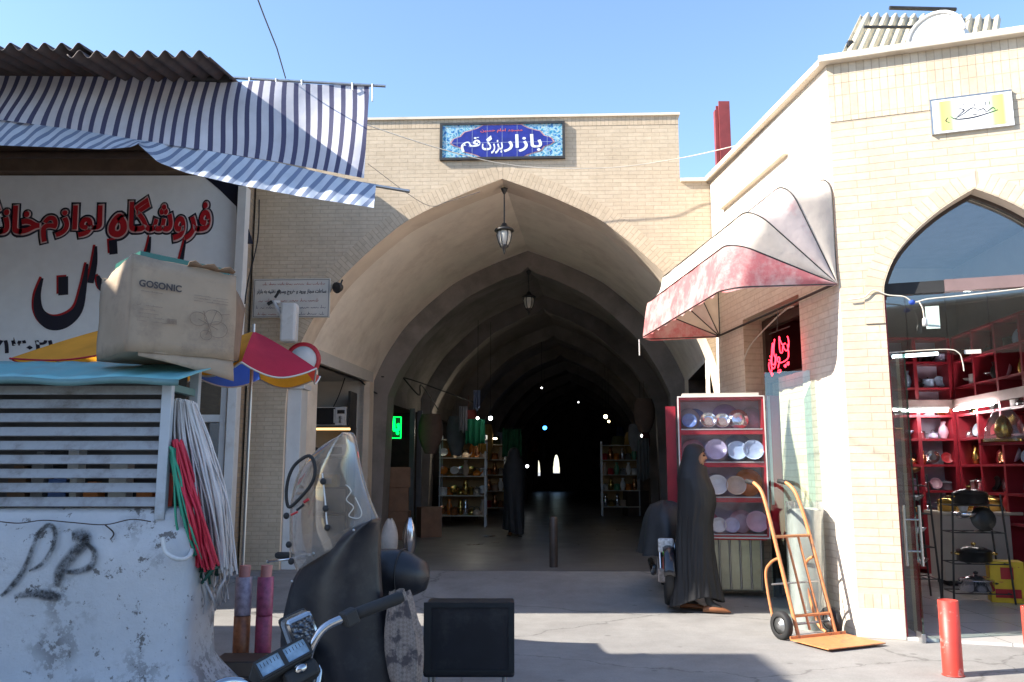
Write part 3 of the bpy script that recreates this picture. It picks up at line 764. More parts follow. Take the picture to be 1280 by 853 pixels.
# signboard and its lettering
SB = thing('signboard', 'big white shop signboard with red Persian lettering and a navy corner', 'sign', (-6.2, 10.5, 0))
mb = MB(); mb.box(-9.4, -3.47, 10.48, 10.58, 2.6, 5.14); mb.build('panel', M_SIGNW, SB, frame=I4)
def sp(px, py): q = at(px, py, 10.47); return q.x, q.z
mb = MB()
cr = [sp(256, 222), sp(275, 238), sp(295, 258), sp(309, 282), sp(317, 305), (-3.475, sp(317, 305)[1]), (-3.475, 5.138), (sp(256, 222)[0] - .05, 5.138)]
mb.prism(cr, 10.472, 10.479); mb.build('navy_corner', M_NAVY, SB, frame=I4)
def stext(body, px0, px1, py0, py1, bold):
    x0, z1 = sp(px0, py0); x1, z0 = sp(px1, py1)
    text('letter_outline', body, x0, x1, z0, z1, M_NAVY, SB, frame=I4, y=10.476, neon=.10, flat=.02)
    text('letter_edge', body, x0, x1, z0, z1, M_PINK, SB, frame=I4, y=10.471, neon=.05, flat=.02)
    text('lettering', body, x0, x1, z0, z1, M_LETRED, SB, frame=I4, y=10.467, bold=bold)
stext('فروشگا', 163, 262, 247, 301, .03)
for nm_, m_, w_, y_ in (('letter_outline', M_NAVY, 17, 10.4775), ('letter_edge', M_PINK, 11.5, 10.4725), ('lettering', M_LETRED, 8, 10.4685)):
    mb = MB(); mb.brush([sp(*p) for p in ((149, 271), (154, 279), (154, 288), (148, 293), (141, 291), (140, 284), (144, 276), (149, 271), (150.5, 273))], [w_ * .0104] * 9, y=y_); mb.build(nm_, m_, SB, frame=I4)
stext('لوازم', 54, 126, 257, 303, .03)
stext('خانگی', -48, 48, 252, 303, .03)
def pbrush(mb, pts, w, y): mb.brush([sp(*p) for p in pts], [q * .0104 for q in w], y=y)
mb, mr = MB(), MB()
for pts, w in (([(53, 348), (47, 370), (49, 390), (62, 403), (80, 402), (97, 388), (104, 362), (109, 330)], [3, 8, 12, 17, 17, 12, 8, 3]), ([(120, 308), (118, 330), (113, 354)], [3, 7, 8]), ([(188, 296), (186, 311), (184, 318)], [2, 5, 6]), ([(79, 346), (79, 369)], [12, 12]), ([(141, 300), (142, 318)], [10, 10]), ([(232, 300), (226, 330)], [2, 6]), ([(160, 330), (150, 356), (130, 360), (122, 345)], [4, 12, 12, 4])):
    pbrush(mb, pts, w, 10.470); pbrush(mr, [(x - 2.5, y - 2) for x, y in pts], w, 10.4745)
mb.build('name_lettering', M_NAVY, SB, frame=I4); mr.build('name_shadow', M_LETRED, SB, frame=I4)
x0, z0 = sp(-18, 442); x1, z1 = sp(68, 421)
text('phone_number', '۷۱۳۰۲۱', x0, x1, z0, z1, M_NAVY, SB, frame=I4, y=10.473, bold=.03)
mb = MB(); mb.box(-3.47, -3.36, 10.33, 10.5, .12, 4.95); tag(mb.build('white_steel_post', M_WHITE, bevel=.006), 'tall white steel post at the right edge of the signboard', 'post')
# windows and door frames below the sign
for x0, x1, z0, z1 in ((-4.2, -3.52, .75, 2.55), (-5.6, -4.3, .15, 2.55)):
    f_ = MB()
    for k, (a, b_, c, d) in enumerate(((x0, x0 + .07, z0, z1), (x1 - .07, x1, z0, z1), (x0 + .07, x1 - .07, z1 - .07, z1), (x0 + .07, x1 - .07, z0, z0 + .07), (x0 + .07, x1 - .07, lerp(z0, z1, .68), lerp(z0, z1, .68) + .09))): f_.box(a, b_, 10.44, 10.6, c, d)
    f_.box(x0 + .2, x0 + .24, 10.46, 10.58, z0 + .07, lerp(z0, z1, .68))
    wf = f_.build('window', M_WHITE, LS, frame=I4, bevel=.006)
    g = MB(); g.box(x0 + .02, x1 - .02, 10.55, 10.56, z0 + .02, z1 - .02); g.build('pane', glass('bluish_pane', (.25, .3, .36), base=.16), wf, frame=T(6.2, -10.6))
mb = MB(); mb.box(-9.5, -2.9, 10.25, 10.62, 0, .16); mb.box(-4.2, -3.5, 10.4, 10.61, .16, .745); mb.build('door_step', mat('grey_step', (.2, .2, .21), .8), LS, frame=I4, bevel=.01)
# ------------------------------------------------------------------ buildings across the street that only throw shade, one roof cut low for sun
for nm, lab, x0, x1, y0, y1, h in (('terrace_house', 'brick terrace outside the left of the view that shades the signboard', -15, -9.6, 7.2, 14, 8.6), ('terrace_house', 'low brick terrace outside the left of the view, shading the kiosk', -13, -7.0, 4.6, 6.25, 4.9), ('terrace_house', 'taller brick terrace outside the left of the view beside the low one', -13, -7.0, 3.82, 4.597, 6.3), ('terrace_house', 'unseen narrow brick house, roof set low to let sun onto the cardboard box', -13, -7.0, 3.26, 3.817, 5.72), ('terrace_house', 'long tall brick terrace outside the left of the view', -13, -7.0, .2, 3.257, 6.5), ('street_building', 'plain brick building across the street behind the viewer', -12, 14, -22, -16, 7.0)):
    t_ = thing(nm, lab, 'building', ((x0 + x1) / 2, y0, 0))
    mb = MB(); mb.box(x0, x1, y0, y1, 0, h); mb.build('wall', M_OLDBRICK, t_, frame=I4)
    mb = MB(); mb.box(x0, x1 + (.05 if nm == 'terrace_house' else 0), y0, y1, h + .002, h + .08); mb.build('roof_edge', M_STONE, t_, frame=I4)
    for k in range(2):
        w_ = min(.4, (y1 - y0) * .15); yy = lerp(y0, y1, .3 + .4 * k); mb = MB(); mb.box(x1 + .002, x1 + .05, yy - w_, yy + w_, 1.2, 2.6); mb.build('window', M_WHITE, t_, frame=I4)
    if nm == 'street_building':
        for k in range(6): x = x0 + 2.2 + 4.3 * k; mb = MB(); mb.box(x - .7, x + .7, y1 + .002, y1 + .05, 3.6, 5.4); mb.build('window', M_RUBBER, t_, frame=I4)

# ------------------------------------------------------------------ striped awning in front of the left shop
M_STRIPE = cloth('striped_canvas', (.60, .59, .64), .22, stripes=(.108, .40, (.07, .07, .14)))
M_STRIPEV = cloth('skylit_striped_canvas', (.58, .64, .74), .25, stripes=(.108, .42, (.20, .25, .37)))  # valance copy of the canvas, bluish skylight put into its colours
AW = thing('striped_awning', 'blue and white striped canvas awning with a drooping valance over the left shop', 'awning', (-2.6, 7.3, 4.9))
def poly(pts, x):
    for (a, b), (c, d) in zip(pts, pts[1:]):
        if x <= c or (c, d) == pts[-1]: return lerp(b, d, (x - a) / (c - a))
topl = [(-260, 92), (0, 95), (250, 97), (285, 103), (330, 101), (400, 106), (462, 108)]
botl = [(-260, 128), (0, 150), (100, 163), (178, 176), (250, 187), (350, 203), (455, 223)]
def canvas(u, v):
    px = lerp(-260, lerp(462, 455, v), u)
    py = lerp(poly(topl, px), poly(botl, min(px, 455)), v)
    Y = lerp(7.62, 7.42, v) + .03 * math.sin(u * 44) * v + .03 * math.sin(u * 21 + v * 3) + (.06 * max(0, u - .8) * math.sin(v * 9))
    return at(px, py, Y)
def cuv(u, v): q = canvas(u, v); return (q.x + .02 * math.sin(v * 4 + u * 9), v)
mb = MB(); mb.grid(canvas, 90, 12, True, uv=cuv); mb.build('canvas', M_STRIPE, AW, frame=I4)
def val(px0, px1, tp, bt, y0, y1, skew):
    def fn(u, v):
        px = lerp(px0, px1, u); a = poly(tp, px); b_ = poly(bt, px)
        return at(px + skew * v * (b_ - a) / 30, lerp(a, b_, v), lerp(y0, y1, v) + .018 * math.sin(u * 60 * (px1 - px0) / 300))
    m_ = MB(); m_.grid(fn, 60, 4, True, uv=lambda u, v: (fn(u, v).x + .14 * v, v)); m_.build('valance', M_STRIPEV, AW, frame=I4)
val(-260, 177, botl, [(-260, 150), (0, 182), (60, 184), (130, 187), (165, 184), (177, 178)], 7.41, 7.26, 0)
val(174, 470, [(174, 175), (250, 187), (350, 204), (470, 232)], [(174, 181), (200, 203), (235, 216), (300, 231), (380, 246), (470, 260)], 7.40, 7.22, -3)
mb = MB(); mb.tube([at(262, 96, 7.64), at(482, 108, 7.64)], .014, 8); mb.build('rod', M_STEEL, AW, frame=I4)
mb = MB(); mb.tube([at(430, 226, 7.44), at(512, 239.5, 7.44)], .016, 8); mb.build('rod', M_STEEL, AW, frame=I4)
for px in (313, 346, 378, 441, 466):
    a = at(px, poly([(262, 96), (482, 108)], px), 7.64)
    mb = MB(); mb.tube([a + Vector((.0, .02, .02)), a + Vector((0, -.03, 0)), a + Vector((.004, -.02, -.07 - (.1 if px in (313, 466) else 0)))], .008, 6); mb.build('tie', M_WHITE, AW, frame=I4)
mb = MB(); a = at(278, 100, 7.62); mb.box(a.x - .05, a.x + .06, 7.57, 7.72, a.z - .03, a.z + .03); mb.tube([at(240, 98, 7.62), a], .03, 6); mb.build('roller_bracket', M_DKSTEEL, AW, frame=I4)
M_WIRE = mat('grey_cable', (.12, .11, .1), .6); M_WIREL = mat('pale_cable', (.55, .5, .42), .6)
mb = MB(); mb.tube([at(357, 98, 7.64), at(346, 60, 7.0), at(330, 20, 6.6), at(300, -60, 6.0)], .006, 5); tag(mb.build('guy_wire', M_WIRE), 'thin dark wire rising from the striped awning rod into the sky', 'wire')
mb = MB(); mb.tube(crom([at(440, 150, 10.2), at(553, 187, 10.35), at(650, 208, 10.5), at(760, 210, 10.5), at(850, 198, 10.45), at(930, 180, 9.8)], 8), .0065, 5); tag(mb.build('overhead_cable', M_WIREL), 'pale cable sagging across the gateway front below the blue tile sign', 'cable')
mb = MB(); mb.tube(crom([at(460, 205, 10.62), at(530, 255, 10.66), at(560, 252, 10.66), at(600, 240, 10.66)], 6), .004, 5); tag(mb.build('facade_cable', M_WIRE), 'thin wire on the brick wall between awning rod and arch', 'wire')
mb = MB(); mb.tube(crom([at(324, 250, 10.25), at(322, 300, 10.2), at(310, 352, 10.15), at(306, 380, 10.1)], 6), .009, 6); tag(mb.build('hanging_cable', M_RUBBER), 'black cable hanging beside the white steel post', 'cable')

# ------------------------------------------------------------------ lanterns, lamps, small wall things
M_LGLASS = mat('frosted_lantern_glass', (.5, .48, .42), .4)
def lantern(label, s, d, ztop, drop, k):
    P = FG @ Vector(along(s, d, ztop)); t_ = thing('hanging_lantern', label, 'lantern', P, group='lanterns hanging under the vault')
    z = -drop
    mb = MB(); mb.tube([(0, 0, 0), (0, 0, z)], .009, 6); mb.build('chain', M_DKSTEEL, t_)
    mb = MB(); mb.lathe([(.0, 0.01), (.05, -.01), (.035, -.05), (.012, -.09)], 12); mb.build('ceiling_rose', M_DKSTEEL, t_)
    mb = MB(); mb.lathe([(.0, z + .03), (.03, z + .02), (.05, z - .02), (.125, z - .06), (.135, z - .085), (.1, z - .085), (.0, z - .07)], 12); mb.build('cap', M_DKSTEEL, t_)
    mb = MB(); mb.lathe([(.085, z - .09), (.095, z - .14), (.075, z - .23), (.05, z - .28)], 12); mb.build('lamp_glass', M_LGLASS, t_)
    mb = MB()
    for q in range(6): mb.tube([(r * math.cos(q * PI / 3), r * math.sin(q * PI / 3), zz) for r, zz in ((.09, z - .085), (.1, z - .14), (.08, z - .23), (.052, z - .285))], .007, 5)
    mb.lathe([(.055, z - .28), (.06, z - .3), (.025, z - .33), (.02, z - .36), (.006, z - .4), (0, z - .41)], 12)
    mb.build('cage', M_DKSTEEL, t_)
lantern('larger iron lantern with frosted glass hanging at the mouth of the arch', 0.0, .25, 5.17, .52, 1)
lantern('smaller looking iron lantern hanging deeper inside the dark vault', .0, 4.1, 4.94, .42, 1)
q = FG @ Vector((-2.1, -.02, 3.76))
SL = thing('spotlight', 'small black spotlight fixed on the left side of the arch surround', 'spotlight', q)
mb = MB(); mb.lathe([(.03, .0), (.055, .03), (.075, .1), (.07, .105), (0, .09)], 12, M=RX(R(110)) @ RY(R(-30))); mb.build('lamp_head', M_DKSTEEL, SL)
mb = MB(); mb.tube([(0, .03, .1), (-.02, 0, .02), (0, -.03, -.01)], .012, 6); mb.build('bracket', M_DKSTEEL, SL)
q = FG @ Vector((-2.71, -.22, 3.28))
WB = thing('wall_speaker', 'white weatherproof box with a bracket hanging below the notice plaque', 'wall box', q)
mb = MB(); mb.box(-.1, .1, -.09, .09, -.28, .22); mb.build('housing', M_WHITE, WB, bevel=.03)
mb = MB(); mb.tube([(-.08, .02, .0), (-.16, .04, .14), (-.24, .08, .26), (-.2, .2, .28)], .026, 8); mb.build('bracket', M_WHITE, WB)
mb = MB(); mb.tube([(-.2, 0, .3), (-.14, 0, .4)], .018, 6); mb.tube([(-.3, .03, .22), (-.25, .05, .26)], .022, 6); mb.build('black_tip', M_RUBBER, WB)
q = at(379, 450, 10.2)
RS = thing('round_sign', 'round white sign with a red rim half hidden behind the parasol', 'sign', q)
mb = MB(); mb.lathe([(0, 0), (.17, 0), (.17, .012), (0, .012)], 28, M=RX(R(90))); mb.build('disc', M_WHITE, RS)
mb = MB(); mb.lathe([(.165, -.004), (.215, -.004), (.215, .016), (.165, .016)], 28, M=RX(R(90))); mb.build('rim', M_LETRED, RS)
mb = MB(); mb.tube([(0, .02, .1), (0, .5, .12)], .02, 8); mb.build('bracket', M_STEEL, RS)

# ------------------------------------------------------------------ concrete block with graffiti, louvred kiosk
m, nt, b = newmat('chipped_painted_concrete'); M_CONC = m
c = ramp(nt, noise_tex(nt, 1.6, 9, .65).outputs[0], [(.3, (.46, .475, .495)), (.7, (.58, .59, .61))])
c = mixc(nt, ramp(nt, noise_tex(nt, 5.5, 12, .72).outputs[0], [(.60, 0.), (.62, .95)]), c, (.14, .13, .125))
c = mixc(nt, ramp(nt, noise_tex(nt, 19, 8, .7).outputs[0], [(.61, 0.), (.64, .85)]), c, (.16, .15, .14))
c = mixc(nt, ramp(nt, noise_tex(nt, 1.1, 5, .6).outputs[0], [(.55, 0.), (.75, .5)]), c, (.30, .25, .20))
cl_ = ramp(nt, noise_tex(nt, 1.4, 3, .5).outputs[0], [(.5, 0.), (.62, 1.)])
ch_ = ramp(nt, noise_tex(nt, 9, 12, .75).outputs[0], [(.5, 0.), (.53, .95)])
ml = N(nt, 'ShaderNodeMath', operation='MULTIPLY'); nt.links.new(cl_, ml.inputs[0]); nt.links.new(ch_, ml.inputs[1])
c = mixc(nt, ml.outputs[0], c, (.13, .12, .115))
nt.links.new(c, b.inputs['Base Color']); b.inputs['Roughness'].default_value = .85; bump(nt, b, noise_tex(nt, 12, 10, .7).outputs[0], .6, .02)
def rrect(x0, x1, y0, y1, r, n=5):
    out = []
    for cx, cy, a0 in ((x1 - r, y0 + r, -90), (x1 - r, y1 - r, 0), (x0 + r, y1 - r, 90), (x0 + r, y0 + r, 180)):
        out += [(cx + r * math.cos(R(a0 + 90 * k / n)), cy + r * math.sin(R(a0 + 90 * k / n))) for k in range(n + 1)]
    return out
mb = MB(); rings = []
for z, e in ((0, .20), (.1, .19), (.2, .15), (.3, .06), (.38, .015), (.5, 0), (.7, 0), (.9, -.005), (1.06, -.01), (1.10, -.05), (1.16, -.06), (1.19, -.09)):
    ring = rrect(-4.6 - e, -1.70 + e, 4.62 - e * .9, 5.06 + e, .06 + max(0, e) * .4)
    pts = []
    for i in range(len(ring)):
        a, b_ = Vector((*ring[i], z)), Vector((*ring[(i + 1) % len(ring)], z))
        n_ = max(1, int((b_ - a).length / .12))
        pts += [a.lerp(b_, k / n_) for k in range(n_)]
    rings.append(pts)
n_ = min(len(p) for p in rings)
vs = []
for pts in rings:
    for k in range(n_):
        p = pts[int(k * len(pts) / n_)]
        d = noise.noise(p * 5) * .012 + noise.noise(p * 17) * .005
        vs.append(p + Vector((d, d * .5, d * .6)))
fs = [(j * n_ + k, j * n_ + (k + 1) % n_, (j + 1) * n_ + (k + 1) % n_, (j + 1) * n_ + k) for j in range(len(rings) - 1) for k in range(n_)]
fs.append(tuple((len(rings) - 1) * n_ + k for k in range(n_)))
mb.add(vs, fs, True)
CB = mb.build('concrete_block', M_CONC)
tag(CB, 'big chipped white painted concrete block with black spray graffiti under the louvred kiosk', 'concrete block')
mb = MB()
gp = lambda x, y: (lambda q: (q.x, q.z))(at(x / 3.66, 620 + y / 3.66, 4.6))
for pts, w in (([(0, 460), (50, 415), (110, 330), (150, 230), (175, 170), (220, 135), (250, 165), (235, 245), (190, 310), (130, 345)], [14, 24, 24, 22, 20, 22, 24, 22, 20, 8]),
               ([(325, 185), (372, 182), (385, 205), (330, 270), (270, 350), (255, 420)], [40, 60, 50, 50, 46, 26]), ([(60, 462), (140, 448), (220, 455), (275, 468)], [16, 34, 44, 30]), ([(390, 215), (430, 260), (415, 320), (360, 345), (300, 350)], [16, 26, 30, 26, 18])):
    mb.brush([gp(*p) for p in pts], [k / 3.66 * .0058 for k in w], y=4.606)
m, nt, b = newmat('black_spray_paint'); b.inputs['Base Color'].default_value = (.018, .018, .02, 1); b.inputs['Roughness'].default_value = .7
uv = N(nt, 'ShaderNodeUVMap'); sp_ = N(nt, 'ShaderNodeSeparateXYZ'); nt.links.new(uv.outputs[0], sp_.inputs[0])
a_ = ramp(nt, sp_.outputs[0], [(.0, 0.), (.3, .9), (.7, .9), (1., 0.)]); nz = noise_tex(nt, 22, 8, .75)
ml = N(nt, 'ShaderNodeMath', operation='MULTIPLY'); nt.links.new(a_, ml.inputs[0]); nt.links.new(ramp(nt, nz.outputs[0], [(.36, .25), (.56, 1.)]), ml.inputs[1]); nt.links.new(ml.outputs[0], b.inputs['Alpha'])
mk_ = MB()
for pts in ([(0, 118), (90, 125), (200, 112), (330, 122), (480, 132), (600, 108), (690, 118)], [(480, 132), (520, 170), (505, 200)]):
    mk_.tube(crom([at(x / 3.66, 620 + y / 3.66, 4.612) for x, y in pts], 5), .004, 4)
mk_.build('crack', M_DKBROWN).parent = CB
o = mb.build('graffiti', m)
o.parent = CB
M_KFRAME = mat('blue_grey_paint', (.42, .46, .50), .5, var=.08, dirt=(.25, .24, .23), dlo=.55, dhi=.75)
M_SLAT = mat('dusty_white_slats', (.36, .37, .385), .6, var=.12, dirt=(.17, .155, .145), dscale=6, dlo=.45, dhi=.7)
M_TEAL = mat('teal_tin', (.16, .42, .44), .4, var=.1, scale=2, dirt=(.2, .3, .3), dscale=3)
M_TEALD = mat('teal_edge', (.10, .20, .20), .5)
KI = thing('louvred_kiosk', 'white louvred street kiosk with a teal tin roof standing on the concrete block', 'kiosk', (-3, 4.85, 1.18))
KX0, KX1, KY0, KY1 = -4.5, -1.88, 4.66, 5.08
for x, y, h in ((KX1 - .05, KY0, 1.90), (KX1 - .04, KY1 - .05, 1.98), (KX0, KY0, 1.9), (KX0, KY1 - .05, 1.98), (-3.12, KY0 + .01, 1.88)):
    mb = MB(); mb.box(x, x + .055, y, y + .045, 1.13, h); mb.build('post', M_KFRAME, KI, frame=I4, bevel=.004)
mb = MB()
for k in range(9):
    z = 1.225 + k * .076
    mb.box(KX0 + .05, KX1 - .052, -.028, .028, -.0035, .0035, M=T(0, KY0 + .025, z) @ RX(R(58)))
mb.build('louvres', M_SLAT, KI, frame=I4)
mb = MB(); mb.box(KX0 + .06, KX1 - .05, KY0 - .002, KY0 + .045, 1.868, 1.905); mb.box(KX1 - .045, KX1 - .003, KY0 + .046, KY1 - .05, 1.83, 1.87); mb.build('top_rail', M_TEALD, KI, frame=I4)
mb = MB(); mb.grid(lambda u, v: Vector((lerp(KX0 - .1, KX1 + .08 + .1 * v, u), lerp(KY0 - .1, KY1 + .12, v), lerp(1.885, 2.055, v) + .008 * math.sin(u * 30 + v * 4) * (1 - v) + .004 * math.sin(u * 90))), 60, 5, True)
mb.build('tin_roof', M_TEAL, KI, frame=I4, solid=.006)
mb = MB(); mb.grid(lambda u, v: Vector((lerp(KX0 - .1, KX1 + .08, u), KY0 - .102, 1.888 + .008 * math.sin(u * 30) - .035 * v)), 60, 1, True); mb.build('roof_lip', M_TEALD, KI, frame=I4, solid=.004)
mb = MB(); mb.box(KX0 + .03, KX1 - .06, KY1 - .045, KY1 - .03, 1.16, 1.95); mb.build('back_board', mat('grubby_board', (.10, .095, .09), .8, var=.4, scale=3), KI, frame=I4)
gcol = [('orange', (.5, .16, .03)), ('white', (.5, .5, .48)), ('blue', (.08, .16, .4)), ('brown', (.16, .09, .05)), ('grey', (.2, .2, .2)), ('red', (.4, .03, .03))]
for k, (x, w, h, ci) in enumerate(((-2.85, .10, .22, 3), (-2.62, .12, .16, 2), (-2.42, .08, .13, 0), (-2.28, .1, .26, 1), (-2.12, .09, .12, 0), (-2.72, .07, .3, 4), (-2.52, .06, .36, 1), (-2.0, .05, .18, 5))):
    n, c = gcol[ci]
    mb = MB(); mb.box(x, x + w, 4.86, 4.95, 1.185, 1.185 + h); mb.box(x + w * .2, x + w * .8, 4.87, 4.94, 1.186 + h, 1.2 + h)
    tag(mb.build('carton', mat('carton_' + n, c, .6)), f'{n} carton half hidden behind the kiosk louvres, {("first", "second", "third", "fourth", "fifth", "sixth", "seventh", "eighth")[[0, 2, 4, 5, 6, 1, 3, 7][k]]} along from the left', 'carton', 'cartons inside the louvred kiosk')

# cardboard box and green crate on the kiosk roof
M_CARD = mat('worn_cardboard', (.32, .245, .175), .85, var=.12, scale=3, dirt=(.19, .145, .11), dscale=3.5, dlo=.48, dhi=.7)
M_CARDIN = mat('cardboard_inside', (.20, .13, .085), .9)
BM = T(-2.03, 4.94, 2.03) @ RZ(R(45)) @ RX(R(-2))
BX = thing('cardboard_box', 'big worn open cardboard box with printed lettering on top of the kiosk roof', 'box', M=BM)
W, D, H = .31, .225, .545
mb = MB()
def panel(f, nu=8, nv=8): mb.grid(f, nu, nv, True)
wob = lambda p: p + Vector((noise.noise(p * 6), noise.noise(p * 6 + Vector((9, 0, 0))), noise.noise(p * 6 + Vector((0, 9, 0))))) * .008
ed = lambda u: .012 * noise.noise(Vector((u * 7, 0, 3))) + .01 * noise.noise(Vector((u * 25, 1, 3)))
panel(lambda u, v: wob(Vector((lerp(-W, W, u), -D - .012 * math.sin(PI * v) * math.sin(PI * u), (H + ed(u) - .03 * u) * v))))
panel(lambda u, v: wob(Vector((-W - .01 * math.sin(PI * v) * math.sin(PI * u), lerp(D, -D, u), (H + ed(u + 3) - .09 * (1 - u)) * v))))
panel(lambda u, v: wob(Vector((W, lerp(-D, D, u), (H - .03 + ed(u + 7)) * v))))
panel(lambda u, v: wob(Vector((lerp(W, -W, u), D, (H - .05 + ed(u + 11)) * v))))
panel(lambda u, v: Vector((lerp(-W, W, u), lerp(-D, D, v), .004)))
mb.build('carton_body', M_CARD, BX, solid=.006)
mb = MB(); mb.grid(lambda u, v: wob(Vector((W + .004 + .15 * u * (1 - .25 * v), -D + .015 + .16 * u, H - .10 - v * (.44 - .1 * u) - .08 * u))), 6, 6, True); mb.build('side_flap', M_CARDIN, BX, solid=.005)
mb = MB(); mb.grid(lambda u, v: wob(Vector((lerp(-W + .06, W, u), -D + .005 - .02 * v * u, -v * (.02 + .1 * u)))), 8, 3, True); mb.build('bottom_flap', M_CARD, BX, solid=.005)
mb = MB(); mb.grid(lambda u, v: wob(Vector((lerp(.0, W - .02, u), -D - .004 - v * .03, H - .02 + v * (.02 + .015 * math.sin(u * 17))))), 8, 2, True); mb.build('torn_flap', M_CARDIN, BX, solid=.004)
M_INK = mat('brown_black_ink', (.035, .028, .03), .7)
M_INKL = mat('faded_brown_ink', (.19, .135, .1), .8)
FB = BM
text('print', 'GOSONIC', -W + .035, -W + .275, H - .185, H - .145, M_INK, BX, frame=FB, y=-D - .024, bold=.03)
mb = MB(); rnd = random.Random(3)
for k in range(5): scribble(mb, -W + .03, -W + .03 + (.14, .1, .12, .15, .17)[k], H - .29 - k * .022, .01, 40 + k, -D - .025, .0022)
scribble(mb, -W + .04, -W + .17, H - .21, .009, 77, -D - .025, .0024)
for k in range(3): scribble(mb, W - .27, W - .06, H - .19 - k * .016, .008, 60 + k, -D - .025, .0018)
for k in range(14): x = -W + .2 + k * .004; mb.box(x, x + (.001, .0025)[k % 2], -D - .0252, -D - .0245, H - .375, H - .345)
mb.build('small_print', M_INKL, BX)
mb = MB()          # line drawing of a kitchen machine on the box front
for cx, cz, r in ((.07, .22, .05), (.16, .24, .055), (.19, .17, .06), (.12, .13, .035)):
    mb.tube([(cx + r * math.cos(a * PI / 12), -D - .0245, cz + r * .8 * math.sin(a * PI / 12)) for a in range(24)], .0014, 4, closed=True)
for a, b_ in (((.07, .22), (.19, .17)), ((.12, .13), (.18, .28)), ((.2, .26), (.26, .27)), ((.1, .27), (.15, .15))): mb.tube([(a[0], -D - .0245, a[1]), (b_[0], -D - .0245, b_[1])], .0014, 4)
mb.build('line_drawing', M_INKL, BX)
M_GREENP = mat('dark_green_plastic', (.012, .10, .085), .4)
CR = thing('plastic_crate', 'dark green plastic crate showing above the rim of the cardboard box', 'crate', M=BM @ T(.02, .03, .30) @ RY(R(2)))
mb = MB()
for a, b_, c, d in ((-.26, .26, -.17, -.16), (-.26, .26, .16, .17), (-.26, -.25, -.16, .16), (.25, .26, -.16, .16)): mb.box(a, b_, c, d, 0, .265)
mb.box(-.25, .25, -.16, .16, 0, .01); mb.build('basket', M_GREENP, CR)
mb = MB()
for a, b_, c, d in ((-.27, .27, -.185, -.165), (-.27, .27, .165, .185), (-.27, -.255, -.165, .165), (.255, .27, -.165, .165)): mb.box(a, b_, c, d, .245, .28)
mb.build('rim', M_GREENP, CR)

# parasol behind the kiosk
PCOL = {'red': cloth('red_parasol_cloth', (.58, .025, .06), .4), 'yellow': cloth('yellow_parasol_cloth', (.80, .36, .03), .5), 'blue': cloth('blue_parasol_cloth', (.07, .16, .6), .5), 'orange': cloth('orange_red_parasol_cloth', (.62, .07, .04), .45)}
def parasol(label, PC, PR, PZ0, PZ1, tip0, cols, sag, hem):
    PA = thing('parasol', label, 'parasol', PC, group='small parasols on sale behind the kiosk')
    n_ = len(cols); st = 360 / n_
    for k, c in enumerate(cols):
        a0, a1 = R(tip0 + st * k), R(tip0 + st * (k + 1))
        def fn(u, v):
            a = lerp(a0, a1, u); r = PR * v * (1 - .05 * math.sin(PI * u) * v) * math.cos(R(st / 2)) / math.cos((u - .5) * R(st))
            return Vector((r * math.cos(a), r * math.sin(a), PZ1 - (PZ1 - PZ0) * v ** 1.15 - .02 * math.sin(PI * u) * math.sin(PI * v) - sag * math.sin(PI * u) ** .8 * v ** 5))
        mb = MB(); mb.grid(fn, 12, 12, True); o = mb.build('canopy_panel', PCOL[c], PA); o['label'] = f'{c} canopy panel'
        mb = MB(); mb.tube([fn(i / 12, 1) for i in range(13)], .006, 5); mb.build('hem', PCOL[hem] if hem else M_WHITEPL, o)
        mb = MB(); mb.tube([fn(0, i / 10) - Vector((0, 0, .01)) for i in range(11)], .004, 5); mb.build('rib', M_STEEL, PA)
    mb = MB(); mb.tube([(0, 0, .0), (0, 0, PZ1 + .05)], .012, 8); mb.build('pole', M_STEEL, PA)
    mb = MB(); mb.lathe([(0, .10), (.04, .10), (.18, .05), (.2, 0), (0, 0)], 16); mb.build('foot', M_DKSTEEL, PA)
parasol('small red and yellow parasol open to the right of the cardboard box', Vector((-1.735, 5.62, 0)), .50, 2.045, 2.315, -80, ['red', 'orange', 'yellow', 'blue', 'yellow', 'yellow'], .075, None)
parasol('yellow parasol with a red hem half hidden to the left of the cardboard box', Vector((-2.74, 5.95, 0)), .72, 2.11, 2.42, -75, ['yellow'] * 6, .02, 'red')

# cords hanging from the kiosk's side rail
def cords(name, label, col, n, starts, mids, ends, r, seed, yr=(4.74, 4.98)):
    rnd = random.Random(seed); mb = MB()
    for k in range(n):
        t_ = (k + rnd.random()) / n
        j = lambda a, s: (lerp(a[0][0], a[1][0], t_) + rnd.uniform(-s, s), lerp(a[0][1], a[1][1], t_) + rnd.uniform(-s, s))
        Y = rnd.uniform(*yr)
        mb.tube(crom([at(*j(starts, 3), Y), at(*j(mids[0], 5), Y - .02), at(*j(mids[1], 6), Y - .02 + rnd.uniform(-.06, .06)), at(*j(ends, 8), Y)], 6), r * rnd.uniform(.7, 1.3), 5)
    tag(mb.build(name, mat(col[0], col[1], .5, var=.15)), label, 'cord bundle', 'cord bundles hanging on the kiosk')
cords('cord_bundle', 'white plastic cords hanging in a thick sheaf on the kiosk side', ('white_cord', (.58, .55, .54)), 170, [(219, 500), (243, 505)], [[(222, 560), (262, 560)], [(236, 630), (280, 630)]], [(240, 690), (291, 714)], .0062, 1)
cords('cord_bundle', 'bright red cords hanging in front of the white sheaf', ('red_cord', (.55, .02, .05)), 26, [(216, 552), (226, 552)], [[(222, 600), (238, 600)], [(236, 650), (252, 650)]], [(246, 700), (268, 712)], .0075, 2, (4.66, 4.72))
